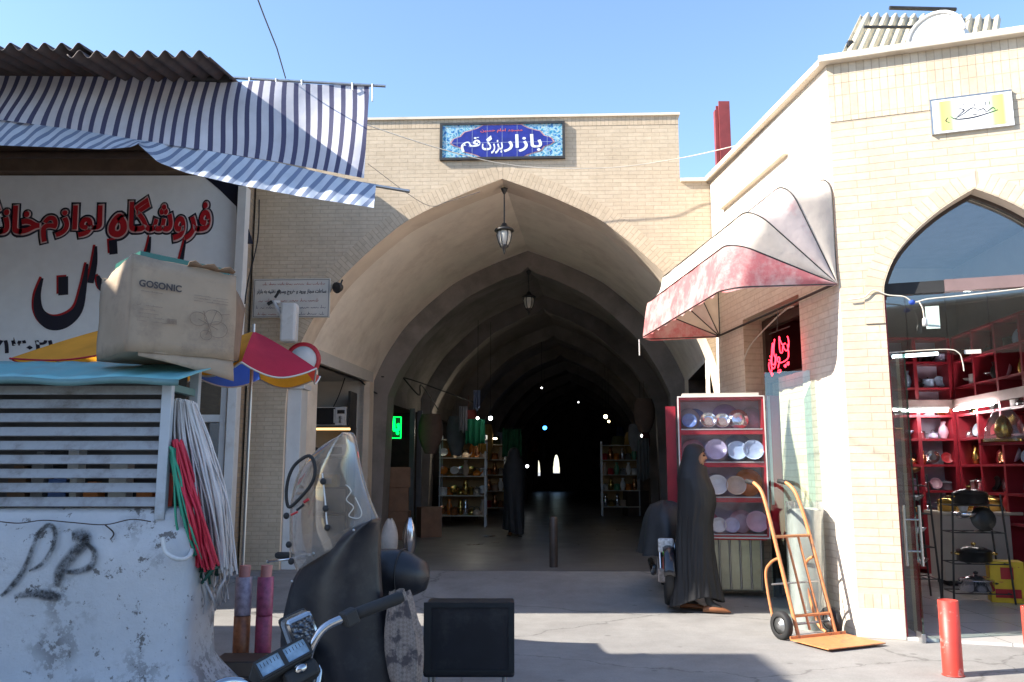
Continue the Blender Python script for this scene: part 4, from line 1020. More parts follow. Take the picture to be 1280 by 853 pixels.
cords('cord_bundle', 'green cords hanging beside the kiosk post', ('green_cord', (.03, .30, .18)), 7, [(211, 560), (218, 560)], [[(216, 600), (226, 600)], [(226, 650), (236, 655)]], [(236, 690), (250, 705)], .007, 3, (4.66, 4.72))
cords('cord_bundle', 'dark green tangle of cord ends below the red cords', ('dark_green_cord', (.015, .10, .07)), 26, [(236, 690), (284, 700)], [[(236, 705), (280, 708)], [(240, 714), (272, 714)]], [(244, 722), (262, 722)], .007, 4)
cords('cord_bundle', 'clear grey plastic strips trailing lowest under the kiosk cords', ('clear_strip', (.4, .37, .36)), 16, [(254, 700), (288, 700)], [[(252, 725), (286, 720)], [(256, 745), (282, 735)]], [(258, 765), (280, 748)], .006, 5)
mb = MB(); mb.tube(crom([at(203, 672, 4.56), at(207, 690, 4.55), at(222, 699, 4.54), at(236, 696, 4.6), at(243, 680, 4.7)], 8), .012, 6); tag(mb.build('loose_strip', M_WHITE), 'white plastic strip curling off the kiosk corner', 'strip')

# ------------------------------------------------------------------ rolls, crate and box on the ground
def roll(label, px, c1, c2):
    q = at(px, 705, 5.6); t_ = thing('cloth_roll', label, 'roll', (q.x, 5.6, 0), group='plastic tablecloth rolls')
    for z0, z1, c in ((0, .22, c2), (.22, .48, c1), (.48, .72, c2 if px > 320 else (.36, .3, .36))):
        mb = MB(); mb.lathe([(0, z0), (.05, z0 + .001), (.052, z0 + .01), (.052, z1 - .002), (0, z1 - .001)], 14); mb.build('wrapped_roll', mat('roll_wrap', c, .35, var=.4, scale=25), t_)
    mb = MB(); mb.tube([(0, 0, .70), (0.004, 0, .79)], [.034, .036], 12); mb.build('core', mat('pink_core', (.5, .22, .2), .6), t_)
roll('orange and lilac banded roll of plastic tablecloth standing beside the motorcycle', 306, (.34, .12, .05), (.24, .12, .24))
roll('crimson pink roll of plastic tablecloth standing against the motorcycle', 333, (.35, .06, .12), (.33, .07, .14))
q = at(305, 853, 5.2)
t_ = thing('wooden_crate', 'dark wooden crate on the ground at the corner of the concrete block', 'crate', (q.x - .02, 5.25, 0))
mb = MB(); mb.box(-.16, .16, -.12, .12, 0, .30); mb.build('crate_body', M_DKBROWN, t_, bevel=.008)
mb = MB(); [mb.box(-.165, .165, -.126, -.121, z, z + .07) for z in (.02, .12, .22)]; mb.build('boards', M_BROWN, t_)
q0, q1 = at(530, 755, 5.3), at(643, 843, 5.3)
BB = thing('black_box_stand', 'square black vinyl covered box on short legs standing in the street', 'box', (q0.x, 5.3, 0))
w = q1.x - q0.x
mb = MB(); mb.box(0, w, 0, .32, .17, .585); mb.build('padded_body', M_BLACK, BB, bevel=.015)
mb = MB()
for a, b_, c, d in ((.0, w, .575, .605), (0, w, .20, .215), (.0, .045, .215, .575), (w - .035, w, .215, .575)): mb.box(a, b_, -.008, .0, c, d)
mb.build('edge_band', M_RUBBER, BB)
for x, y in ((.04, .03), (w - .06, .03), (.04, .27), (w - .06, .27)):
    mb = MB(); mb.tube([(x, y, .0), (x, y, .19)], .014, 8); mb.build('leg', M_STEEL, BB)
mb = MB(); mb.box(.03, w - .03, .02, .05, .10, .13); mb.build('rail', M_STEEL, BB)

# ------------------------------------------------------------------ motorcycles
M_TANK = mat('dark_paint', (.015, .016, .022), .25, var=.1, coat=.5)
M_ENG = mat('engine_alloy', (.25, .25, .26), .45, .8, var=.3)
def motorbike(label, M, group=None):
    t_ = thing('motorcycle', label, 'motorcycle', M=M, group=group)
    for y, r in ((.42, .29), (-.82, .29)):
        mb = MB(); mb.lathe([(r - .07, -.03), (r - .02, -.045), (r, -.02), (r, .02), (r - .02, .045), (r - .07, .03)], 26, M=T(0, y, r) @ RY(R(90))); wh = mb.build('wheel', M_RUBBER, t_)
        mb = MB(); mb.lathe([(r - .09, -.02), (r - .065, -.026), (r - .065, .026), (r - .09, .02), (r - .09, -.02)], 24, M=T(0, y, r) @ RY(R(90)))
        mb.lathe([(0, -.05), (.05, -.05), (.05, .05), (0, .05)], 14, M=T(0, y, r) @ RY(R(90)))
        for k in range(10): a = k * PI / 5; mb.tube([(.03 * (-1) ** k, y + .04 * math.cos(a), r + .04 * math.sin(a)), (0, y + (r - .08) * math.cos(a + .2), r + (r - .08) * math.sin(a + .2))], .004, 4)
        mb.build('rim', M_CHROME, wh)
        mb = MB(); mb.grid(lambda u, v: Vector((lerp(-.055, .055, u), y + (r + .035) * math.cos(lerp(.15, 2.7, v)), r + (r + .035) * math.sin(lerp(.15, 2.7, v)) - .02 * (2 * u - 1) ** 2)), 6, 14, True); mb.build('mudguard', M_TANK, t_, solid=.004)
    for s in (-.075, .075): mb = MB(); mb.tube([(s, .42, .29), (s, .30, .58), (s, .17, .86)], [.02, .024, .02], 8); mb.build('fork_leg', M_CHROME, t_)
    mb = MB(); mb.tube([(0, .17, .78), (0, .0, .45), (0, -.35, .38), (0, -.8, .34)], .025, 8); mb.tube([(0, .17, .80), (0, -.3, .64), (0, -.95, .66)], .025, 8); mb.build('frame', M_DKSTEEL, t_)
    mb = MB(); mb.ball((0, -.14, .70), (.125, .24, .11), 18, 12); mb.build('fuel_tank', M_TANK, t_)
    mb = MB(); mb.grid(lambda u, v: Vector((.13 * math.cos(2 * PI * u) * (1 - .2 * v), lerp(-.32, -.98, v), .70 + .05 * math.sin(2 * PI * u) + .02 * math.cos(v * 6))), 12, 8, True, closeu=True); mb.build('seat', M_BLACK, t_)
    mb = MB(); mb.box(-.11, .11, -.3, .05, .24, .46); mb.tube([(0, -.05, .4), (0, .05, .58)], .085, 12); mb.build('engine', M_ENG, t_, bevel=.02)
    mb = MB(); mb.tube([(.13, .05, .35), (.14, -.2, .25), (.15, -.9, .3)], [.02, .03, .045], 10); mb.build('exhaust', M_CHROME, t_)
    return t_
def handlebar(t_, zc=.92, y0=0.0, lever=True):
    pts = lambda s: [(s * .0, y0, zc - .06), (s * .06, y0 - .0, zc - .05), (s * .10, y0 - .015, zc + .02), (s * .16, y0 - .02, zc + .055), (s * .26, y0 - .04, zc + .05), (s * .38, y0 - .08, zc + .045)]
    mb = MB()
    mb.tube(crom(list(reversed(pts(-1)))[:-1] + pts(1), 6), .0125, 10); hb = mb.build('handlebar', M_CHROME, t_)
    for s in (-1, 1):
        P = pts(s)
        mb = MB(); a, b_ = Vector(P[4]), Vector(P[5]); mb.tube([a.lerp(b_, -.15), a.lerp(b_, .0), a.lerp(b_, .95), a.lerp(b_, 1.05)], [.017, .0185, .0185, .014], 10); mb.build('grip', M_RUBBER, hb)
        mb = MB(); a = Vector(P[4]) - Vector((s * .035, 0, 0)); mb.box(a.x - .022, a.x + .022, a.y - .02, a.y + .022, a.z - .02, a.z + .024); mb.build('switch_pod', M_RUBBER, hb, bevel=.006)
        if lever and s > 0:
            mb = MB(); mb.tube(crom([a + Vector((0, .02, 0)), a + Vector((s * .03, .055, -.012)), a + Vector((s * .1, .06, -.02)), a + Vector((s * .17, .035, -.03))], 5), [.008] + [.0065] * 13 + [.007, .010], 8); mb.build('brake_lever', M_CHROME, hb)
    return hb
# nearer motorcycle: dash, lamp and handlebar come into the bottom of the picture
MBK = T(-.39, 2.67) @ RZ(R(37)) @ RY(R(-21))
B1 = motorbike('nearest motorcycle with twin square dials, a chrome lamp and bare chrome handlebar', MBK)
hb = handlebar(B1, .905, .0)
mb = MB(); mb.box(-.16, .0, -.06, .05, -.035, .03, M=T(.095, .03, .905) @ RX(R(-35))); dash = mb.build('dash', M_RUBBER, B1, bevel=.012)
DF = T(.095, .03, .905) @ RX(R(-35))
for x0, x1 in ((-.152, -.086), (-.074, -.008)):
    mb = MB(); mb.box(x0, x1, -.0635, -.0605, -.022, .02, M=DF); g = mb.build('dial', mat('pale_blue_dial', (.22, .32, .42), .15, var=.3, scale=40), dash)
    mb = MB()
    for a, b_, c, d in ((x0 - .006, x1 + .006, .02, .026), (x0 - .006, x1 + .006, -.028, -.022), (x0 - .006, x0, -.022, .02), (x1, x1 + .006, -.022, .02)): mb.box(a, b_, -.068, -.06, c, d, M=DF)
    for k in range(6): xx = lerp(x0, x1, .12 + .15 * k); mb.box(xx, xx + .0015, -.0642, -.0635, .002, .014, M=DF)
    mb.build('dial_rim', M_RUBBER, dash)
mb = MB(); mb.lathe([(0, .008), (.010, .007), (.013, 0)], 14, M=DF @ T(-.05, -.058, -.05) @ RX(R(90)), sx=1.4); mb.build('ignition_lock', M_CHROME, dash)
mb = MB(); mb.box(-.10, .0, -.055, .0, -.085, -.035, M=DF); mb.build('dash_base', M_RUBBER, dash, bevel=.012)
LF = T(.125, .10, .948) @ RZ(R(-8)) @ RX(R(-8)) @ Matrix.Scale(.86, 4)
mb = MB(); mb.box(-.05, .05, -.045, .05, -.048, .052, M=LF); lamp = mb.build('square_lamp', M_CHROME, B1, bevel=.014)
m, nt, b = newmat('faceted_lens'); v = N(nt, 'ShaderNodeTexVoronoi'); v.inputs['Scale'].default_value = 90; tc = N(nt, 'ShaderNodeTexCoord'); nt.links.new(tc.outputs['Object'], v.inputs['Vector'])
nt.links.new(ramp(nt, v.outputs[0], [(.1, (.30, .33, .37)), (.5, (.07, .08, .10))]), b.inputs['Base Color']); b.inputs['Roughness'].default_value = .12; b.inputs['Metallic'].default_value = .6; bump(nt, b, v.outputs[0], .6, .01)
mb = MB(); mb.box(-.037, .037, -.049, -.0455, -.036, .040, M=LF); mb.build('lens', m, lamp, bevel=.003)
mb = MB(); mb.box(-.05, .052, .052, .075, -.05, .054, M=LF); mb.build('lamp_back', M_RUBBER, lamp, bevel=.01)
mb = MB(); mb.tube([(.09, .08, .86), (.115, .1, .93)], .018, 8); mb.build('stem', M_RUBBER, lamp)
for k, (x, c) in enumerate(((.02, M_STEEL), (.045, M_CHROME), (.08, M_STEEL))): mb = MB(); mb.lathe([(0, .012), (.014, .01), (.016, 0), (.016, -.03)], 10, M=T(x, -.02, .885 + .012 * (k == 1))); mb.build('clamp_bolt', c, B1)
# further motorcycle: black leg cover, clear wind screen, padded handlebar muffs
BANG = R(168)
MA = T(-.90, 4.5) @ RZ(BANG)
B2 = motorbike('motorcycle with a black vinyl leg cover, scuffed clear windscreen and padded handlebar muffs', MA)
handlebar(B2, .90)
PN = Vector((-math.sin(BANG), math.cos(BANG), 0))
MAI = MA.inverted()
def fr2(px, py, off):                         # a point of the cover, in the motorcycle's own coordinates
    return MAI @ onp(px, py, MA @ Vector((0, off, 0)), PN)
def outline_sheet(name, outline, off, bulge, m, parent, solid, n=9, hang=None):
    L, Rr = outline
    def fn(u, v):
        a = crom([(x, y, 0) for x, y in L], 6); b_ = crom([(x, y, 0) for x, y in Rr], 6)
        i = v * (len(a) - 1); k = min(int(i), len(a) - 2); pa = a[k].lerp(a[k + 1], i - k)
        i = v * (len(b_) - 1); k = min(int(i), len(b_) - 2); pb = b_[k].lerp(b_[k + 1], i - k)
        p = pa.lerp(pb, u); q = fr2(p.x, p.y, off)
        q.y += bulge * (math.sin(PI * u) - .5) + .006 * noise.noise(Vector((q.x * 9, q.z * 9, off)))
        return q
    mb = MB(); mb.grid(fn, 18, 22, True); return mb.build(name, m, parent, solid=solid)
apron = outline_sheet('leg_cover', ([(470, 649), (430, 662), (394, 684), (366, 716), (352, 752), (344, 800), (346, 860), (350, 930)], [(470, 650), (470, 668), (470, 700), (472, 740), (478, 780), (486, 820), (494, 860), (496, 930)]), .30, .12, M_BLACK, B2, .006)
mb = MB()
for px, py in ((442, 663), (392, 692), (365, 727)): q = fr2(px, py, .40); mb.ball(q, .007, 8, 6)
mb.build('studs', M_STEEL, apron)
screen = outline_sheet('windscreen', ([(432, 541), (412, 549), (388, 566), (368, 592), (359, 626), (357, 660), (360, 700), (366, 716)], [(434, 541), (440, 552), (444, 575), (450, 600), (456, 620), (462, 636), (467, 648), (470, 660)]), .29, .10, M_SCREEN, B2, .003)
edge = [fr2(px, py, .29) + Vector((0, -.05, 0)) for px, py in ((357, 700), (357, 660), (359, 626), (368, 592), (388, 566), (412, 549), (433, 541), (440, 552), (446, 585), (456, 620), (468, 650))]
mb = MB(); mb.tube(crom(edge, 6), .0045, 6); mb.build('clear_edge', M_SCREEN, screen)
loop = [(387, 570), (369, 581), (360, 600), (358, 622), (362, 634), (376, 622), (390, 604), (394, 586)]
mb = MB(); mb.tube(crom([fr2(*p, .35) for p in loop], 6, True), .0085, 8, closed=True); mb.build('black_loop_trim', M_RUBBER, screen)
for px, py in ((404, 602), (407, 636), (409, 660), (358, 645), (361, 681), (364, 702)):
    mb = MB(); mb.ball(fr2(px, py, .36), (.016, .012, .016), 10, 8); mb.build('fixing_knob', M_RUBBER, screen)
mb = MB(); mb.tube(crom([fr2(*p, .345) for p in ((403, 592), (405, 612), (407, 632), (408, 648), (410, 662))], 5), .004, 6); mb.build('white_strap', M_WHITE, screen)
mb = MB(); mb.tube([fr2(p, q, .355) for p, q in ((364, 644), (372, 640))], .006, 6); mb.tube([fr2(p, q, .355) for p, q in ((380, 628), (386, 624))], .008, 6); mb.build('red_sticker', M_LETRED, screen)
mb = MB(); mb.tube([fr2(p, q, .356) for p, q in ((371, 638), (380, 631))], .0065, 6); mb.build('black_sticker', M_RUBBER, screen)
wr = [fr2(*p, .33) for p in ((432, 606), (439, 614), (433, 625), (442, 634), (436, 645), (448, 648), (452, 640), (444, 622))]
mb = MB(); mb.tube(crom(wr, 5), .0028, 5); mb.build('crumpled_strip', M_WHITEPL, screen)
for s, nm in ((-1, 'muff'),):
    mb = MB()
    def muff(u, v):
        w = math.sin(PI * min(1, .12 + .80 * v)) ** .6 if v < .995 else .0
        a = 2 * PI * u
        return Vector((s * lerp(.13, .47, v), -.03 - .05 * v + (.135 * w) * math.cos(a), .885 - .03 * v + (.125 * w) * math.sin(a))) + Vector((0, 0, .012 * noise.noise(Vector((math.cos(a) * 2, math.sin(a) * 2, v * 3)))))
    mb.grid(muff, 20, 16, True, closeu=True)
    o = mb.build(nm, M_BLACK, B2)
    mb = MB(); mb.tube([Vector((s * .335, -.06 + .137 * math.cos(a * PI / 10), .868 + .127 * math.sin(a * PI / 10))) for a in range(20)], .004, 5, closed=True); mb.build('seam', M_RUBBER, o)
mb = MB(); q = fr2(410, 800, .36)
# third motorcycle parked under a dark cover beside the display case
MC = T(1.66, 9.35, .03) @ RZ(R(172))
B3 = dup(B1, MC, 'motorcycle parked under a black cover behind the woman in the black chador')
for ch in list(B3.children):
    if ch.name.split('.')[0] in ('dash', 'square_lamp', 'clamp_bolt', 'handlebar'):
        for g in list(ch.children): bpy.data.objects.remove(g)
        bpy.data.objects.remove(ch)
def cov(u, v):
    a = 2 * PI * u; w = min(1, v * 2.2); k = math.sin(w * PI / 2)
    fold = 1 + .09 * v * math.sin(a * 9 + 1.5 * math.sin(a * 2)) * (v > .3)
    z = 1.02 - .16 * (1 - math.cos(w * PI / 2)) - .52 * max(0, v - .25)
    return Vector(((.20 + .10 * v) * k * math.cos(a) * fold, -.22 + .56 * k * math.sin(a) * fold, z + .03 * noise.noise(Vector((math.cos(a) * 3, math.sin(a) * 3, v * 4)))))
mb = MB(); mb.grid(cov, 60, 20, True, closeu=True)
mb.build('dust_cover', mat('dark_cover_cloth', (.02, .024, .03), .6, var=.3), B3)
for k, (x, z, c) in enumerate(((.02, .60, (.55, .55, .55)), (-.02, .42, (.25, .05, .04)), (.03, .30, (.3, .25, .22)))):
    mb = MB(); mb.box(x - .08, x + .08, .42, .50, z - .07, z + .07); mb.build('front_pack', mat('front_pack', c, .5, var=.5, scale=30), B3, bevel=.02)
# patterned cloth bag that hangs between the two motorcycles
m, nt, b = newmat('patterned_beige_cloth'); t = N(nt, 'ShaderNodeTexChecker'); t.inputs['Scale'].default_value = 70; tc = N(nt, 'ShaderNodeTexCoord'); mp = N(nt, 'ShaderNodeMapping'); mp.inputs['Rotation'].default_value = (0, R(45), 0)
nt.links.new(tc.outputs['Object'], mp.inputs[0]); nt.links.new(mp.outputs[0], t.inputs[0]); t.inputs[1].default_value = (.25, .20, .175, 1); t.inputs[2].default_value = (.19, .15, .13, 1)
nz = noise_tex(nt, 9, 5); nt.links.new(mixc(nt, ramp(nt, nz.outputs[0], [(.5, 0.), (.56, .9)]), t.outputs[0], (.05, .04, .045)), b.inputs['Base Color']); b.inputs['Roughness'].default_value = .85
q = at(505, 805, 4.15)
mb = MB(); mb.grid(lambda u, v: Vector((q.x + (.062 + .02 * math.sin(v * 3.1)) * math.cos(2 * PI * u) * (.35 + .65 * math.sin(PI * min(1, v * .8 + .12))) + .05 * (v - .5), q.y + .07 * math.sin(2 * PI * u), q.z + .24 - .52 * v + .025 * noise.noise(Vector((math.cos(2 * PI * u) * 2, math.sin(2 * PI * u) * 2, v * 6))))) + Vector((.012 * math.sin(u * 31), .012 * math.cos(u * 25), 0)), 30, 16, True, closeu=True)
tag(mb.build('cloth_bag', m), 'beige patterned cloth bag hanging from the muff of the covered motorcycle', 'bag')

# ------------------------------------------------------------------ bollards
M_BOLL = mat('red_bollard_paint', (.50, .045, .03), .45, var=.12, dirt=(.58, .36, .32), dscale=9, dlo=.56, dhi=.68, bmp=.1)
for k, (x, y, lab) in enumerate(((3.03, 6.10, 'red steel pipe bollard standing whole in view before the corner shop'), (3.445, 5.82, 'red steel pipe bollard cut off by the right edge of the photo'))):
    t_ = thing('bollard', lab, 'bollard', (x, y, 0), group='red bollards in front of the corner shop')
    mb = MB(); mb.lathe([(.066, 0), (.066, .50), (.058, .502), (.058, .30), (0, .30)], 24); mb.build('pipe', M_BOLL, t_)
    mb = MB(); mb.lathe([(.0, .0), (.075, .004), (.066, .01)], 20); mb.build('weld_ring', M_BOLL, t_)

# ------------------------------------------------------------------ hand truck
M_ORANGE = mat('orange_paint', (.58, .22, .08), .5, var=.15, scale=14, dirt=(.24, .12, .07), dscale=13, dlo=.55, dhi=.66, bmp=.1)
HT = thing('hand_truck', 'orange tubular hand truck with two small wheels leaning back beside the glass pane', 'hand truck', M=T(2.545, 7.33) @ RZ(R(24)))
LT = T(0, .02, .06) @ RX(R(-17))            # leans back (towards +y)
def ht(pts, r, nm, m=None, cr=True, n=10):
    mb = MB(); mb.tube([LT @ Vector(p) for p in (crom(pts, 6) if cr else pts)], r, n); return mb.build(nm, m or M_ORANGE, HT)
for s in (-.2, .2):
    rr = ht([(s, 0, -.02), (s, 0, .3), (s, 0, .7), (s * .98, .005, 1.0), (s * .94, .03, 1.2), (s * .92, .10, 1.30), (s * .92, .17, 1.34)], .0165, 'side_rail')
    mb = MB(); a, b_ = LT @ Vector((s * .92, .11, 1.308)), LT @ Vector((s * .92, .20, 1.352)); mb.tube([a, a.lerp(b_, .03), b_.lerp(a, .03), b_], [.018, .021, .021, .014], 10); mb.build('grip', M_RUBBER, HT)
    ht([(s, 0, .62), (s * 1.02, .12, .60), (s * 1.1, .20, .50), (s * 1.15, .22, .12), (s * 1.15, .14, .0)], .012, 'back_brace')
for s in (-.065, .065): ht([(s, 0, .02), (s, 0, .80)], .011, 'inner_bar', cr=False)
for z in (.14, .80): ht([(-.2, 0, z), (.2, 0, z)], .013, 'cross_bar', cr=False)
ht([(-.26, .10, .42), (.26, .10, .42)], .008, 'tie_rod', M_STEEL, cr=False)
mb = MB(); mb.box(-.30, .30, -.42, .0, .02, .028); mb.box(-.30, .30, -.004, .004, .028, .05); mb.build('toe_plate', M_ORANGE, HT)
for s in (-1, 1):
    K = T(s * .27, .13, .115) @ RY(R(90))
    mb = MB(); mb.lathe([(.07, -.028), (.1, -.034), (.115, -.02), (.115, .02), (.1, .034), (.07, .028)], 22, M=K); w_ = mb.build('wheel', M_RUBBER, HT)
    mb = MB(); mb.lathe([(0, -.03), (.03, -.03), (.035, -.015), (.07, -.018), (.07, .018), (.035, .015), (.03, .03), (0, .03)], 18, M=K); mb.build('rim', M_STEEL, w_)
mb = MB(); mb.tube([(-.29, .13, .115), (.29, .13, .115)], .012, 8); mb.build('axle', M_STEEL, HT)

# ------------------------------------------------------------------ glass pane, bulb wire, glass door
mb = MB(); mb.box(-.21, .21, -.004, .004, .03, 2.33)
GP = mb.build('glass_pane', M_GLASSG); GP.matrix_world = T(2.60, 8.02, 0) @ RZ(R(-28)) @ RX(R(-2))
tag(GP, 'tall frameless sheet of greenish glass standing against the side doorway', 'glass pane')
PS = thing('wrapped_roll', 'tall grey green roll wrapped in clear plastic standing behind the hand truck', 'roll', (2.66, 7.86, 0))
mb = MB(); mb.grid(lambda u, v: Vector(((.15 + .008 * math.sin(u * 38 + v * 5)) * math.cos(2 * PI * u), (.15 + .008 * math.sin(u * 38 + v * 5)) * math.sin(2 * PI * u), 1.04 * v + .012 * math.sin(u * 12) * v)), 40, 8, True, closeu=True); mb.lathe([(0, 1.02), (.10, 1.03), (.15, 1.035)], 20); mb.build('roll_core', mat('grey_green_sheet', (.36, .40, .34), .45, var=.2, scale=4), PS)
mb = MB(); mb.grid(lambda u, v: Vector(((.162 + .012 * noise.noise(Vector((u * 14, v * 6, 1)))) * math.cos(2 * PI * u), (.162 + .012 * noise.noise(Vector((u * 14, v * 6, 1)))) * math.sin(2 * PI * u), .01 + 1.10 * v)), 48, 16, True, closeu=True); mb.build('clear_wrap', M_FILM, PS)
GD = thing('glass_door', 'frameless glass door of the corner shop standing open with two long bar handles', 'glass door', M=FS @ T(.375, .56, 0) @ RZ(R(-81)))
mb = MB(); mb.box(0, .66, -.006, .006, .045, 2.375); mb.build('leaf', M_GLASSG, GD)
mb = MB(); mb.box(.64, .662, -.008, .008, .044, 2.376); mb.build('polished_edge', glass('green_glass_edge', (.45, .62, .58), .1), GD)
for s in (-1, 1):
    mb = MB(); mb.tube([(.56, s * .06, .60), (.56, s * .06, 1.10)], .014, 10); mb.tube([(.56, 0, .72), (.56, s * .06, .72)], .009, 8); mb.tube([(.56, 0, .98), (.56, s * .06, .98)], .009, 8); mb.build('bar_handle', M_CHROME, GD)
mb = MB(); mb.box(.5, .665, -.016, .016, .0, .07); mb.box(0, .12, -.016, .016, .0, .07); mb.build('patch_fitting', M_STEEL, GD, bevel=.004)
q = lambda px, py, d=-.03: onp(px, py, FS @ Vector((0, d, 0)), (math.sin(R(19.1)), math.cos(R(19.1)), 0))
BW = thing('bulb_wire', 'twisted white wire with a hanging lamp holder pinned across the shop arch', 'wire', q(1092, 363))
mb = MB(); mb.tube(crom([q(1060, 375), q(1080, 372), q(1092, 363), q(1110, 369), q(1130, 371), q(1143, 378), q(1160, 374), q(1200, 370), q(1270, 362), q(1300, 357)], 6), .006, 6); mb.build('cable', M_WIREL, BW, frame=I4)
mb = MB(); mb.tube(crom([q(1148, 376), q(1153, 385), q(1155, 396), q(1156, 402)], 6), .006, 6); mb.build('drop_wire', M_WIREL, BW, frame=I4)
mb = MB(); a = q(1156, 402); mb.lathe([(.012, .03), (.02, .02), (.022, -.04), (.0, -.04)], 12, M=T(*a)); mb.build('lamp_holder', M_WHITE, BW, frame=I4)
mb = MB(); a = q(1140, 378); mb.ball(a, (.03, .02, .022), 10, 6); mb.build('blue_tape', PCOL['blue'], BW, frame=I4)
mb = MB(); mb.tube(crom([q(1110, 441, .1), q(1180, 437, .1), q(1198, 441, .1), q(1203, 452, .1), q(1205, 464, .1)], 6), .005, 6); tag(mb.build('door_cord', M_WIREL), 'pale cord hanging from the lower rim of the shopfront glass', 'cord')
mb = MB(); a, b_ = q(1225, 439, .165), q(1246, 444, .165); mb.box(0, .13, 0, .002, 0, .035); o = mb.build('price_card', M_WHITEPL); o.matrix_world = FS @ T(.98, .16, 2.385); tag(o, 'small white card stuck low on the upper shop glass', 'card')
mb = MB(); mb.box(0, .11, 0, .002, 0, .20); o = mb.build('paper_notice', mat('pale_green_paper', (.45, .55, .5), .8)); o.matrix_world = FS @ T(.70, .165, 2.62); tag(o, 'pale green paper stuck behind the upper shop glass', 'notice')
mb = MB(); mb.tube([FS @ Vector((.42, .28, 2.40)), FS @ Vector((.80, .34, 2.42))], .016, 8); tag(mb.build('tube_lamp', emit('cool_white_tube', (.8, .92, 1), 2.2)), 'bluish tube lamp behind the upper shop glass', 'lamp')

# ------------------------------------------------------------------ dome awning over the side door
M_CREAM = cloth('cream_canvas', (.70, .62, .53), .22, dirt=(.60, .50, .45), dscale=1.6, wear=(.5, .75))
M_FADEP = cloth('faded_pink_canvas', (.70, .60, .56), .22, dirt=(.60, .30, .30), dscale=3.4, wear=(.52, .72))
M_REDC = cloth('faded_red_canvas', (.58, .19, .20), .28, dirt=(.70, .52, .49), dscale=2.6, wear=(.44, .60))
DA = thing('dome_awning', 'faded red and cream hooped canvas awning over the side door of the corner shop', 'awning', M=FW)
A0, A1, HZ, RAD = .0, -3.05, 3.04, 1.03      # near end, far end (frame FW), hinge height, radius
angs = [90, 66, 42, 21, -3]
CRN = .22
def hpath():
    out = [(A0, t_ * (RAD - CRN)) for t_ in [k / 8 for k in range(8)]]
    out += [(A0 - CRN + CRN * math.cos(q * PI / 16), RAD - CRN + CRN * math.sin(q * PI / 16)) for q in range(9)]
    out += [(lerp(A0 - CRN, A1 + CRN, k / 20), RAD) for k in range(1, 20)]
    out += [(A1 + CRN - CRN * math.sin(q * PI / 16), RAD - CRN + CRN * math.cos(q * PI / 16)) for q in range(9)]
    return out + [(A1, t_ * (RAD - CRN)) for t_ in [1 - k / 8 for k in range(1, 9)]]
HP = hpath()
def apt(x, ang, r=RAD): return Vector((x, -.02 - r * math.cos(R(ang)), HZ + r * math.sin(R(ang))))
for k in range(4):
    a0, a1 = angs[k], angs[k + 1]
    mm = [M_CREAM, M_FADEP, M_CREAM, M_REDC][k]
    n_ = len(HP) - 1
    def fn(u, v, a0=a0, a1=a1, k=k):
        x, r = HP[min(n_, int(round(u * n_)))]
        sag = 1 - (.055 if k < 3 else .02) * math.sin(PI * v) * (1 + .35 * math.sin(x * 5 + k * 2)) - .010 * noise.noise(Vector((x * 4, r * 4, v * 2 + k)))
        q_ = apt(x, lerp(a0, a1, v), r * sag)
        if k == 3 and v == 1: q_.z += .018 * math.sin(x * 21) * min(1, r) - .012
        q_.x += .012 * math.sin(PI * v) * (1 if x > (A0 + A1) / 2 else -1) * (r < RAD - .1)
        return q_
    mb = MB(); mb.grid(fn, n_, 10, True); o = mb.build('canopy_panel', mm, DA); o['label'] = ['cream panel against the wall', 'pink streaked panel', 'cream front panel', 'faded red front panel'][k]
for a in angs:
    mb = MB(); mb.tube([apt(x, a, r * 1.003) for x, r in HP], .0065, 6); mb.build('hoop', M_DKSTEEL, DA)
mb = MB()
mb.tube([apt(A0 - .02, -3, .03), apt(A1 + .02, -3, .03)], .014, 6)
mb.build('stay', M_DKSTEEL, DA)
mb = MB(); mb.tube([apt(A1, -3), apt(A1, -3) - Vector((.0, 0, .2))], .008, 5); mb.build('loose_strap', M_WHITE, DA)

# neon name sign in the side doorway
NS = thing('neon_sign', 'red neon Persian script hanging in the upper part of the side doorway', 'neon sign', M=FW @ T(-1.10, -.12, 2.56) @ Matrix.Scale(.78, 4))
NR = emit('red_neon', (1.0, .02, .04), 3.2)
strokes = [[(560, 232), (568, 268), (552, 300), (530, 288), (520, 268), (512, 300), (495, 296), (490, 250), (492, 218), (500, 240), (515, 262), (540, 262)], [(556, 270), (562, 320), (548, 342), (500, 350), (470, 338), (474, 318), (488, 330), (470, 372)], [(523, 368), (537, 366), (532, 378), (523, 370)], [(547, 360), (560, 358), (555, 372), (546, 362)],
           [(452, 222), (440, 290), (452, 320), (440, 348), (420, 340), (424, 300), (432, 262), (446, 240)], [(460, 300), (452, 345), (436, 368), (420, 360)], [(396, 330), (392, 352), (404, 380), (418, 370), (414, 345), (408, 325), (398, 318)], [(406, 300), (412, 306)], [(466, 392), (486, 396), (490, 385), (470, 384)], [(410, 375), (414, 402), (424, 392)], [(434, 238), (426, 262), (420, 300), (410, 330)]]
mb = MB()
for st in strokes: mb.tube(crom([((x - 478) * .0037, 0, (300 - y) * .0026) for x, y in st], 5), .0075, 6)
mb.build('neon_tube', NR, NS)
mb = MB(); mb.tube([(-.3, .02, -.3), (.34, .02, -.3)], .008, 6); mb.tube([(-.3, .02, .3), (.34, .02, .3)], .008, 6); mb.build('hanger_frame', M_DKSTEEL, NS)
mb = MB(); mb.tube([(.0, 0, .3), (0, .02, .58)], .005, 5); mb.build('supply_wire', M_WIRE, NS)
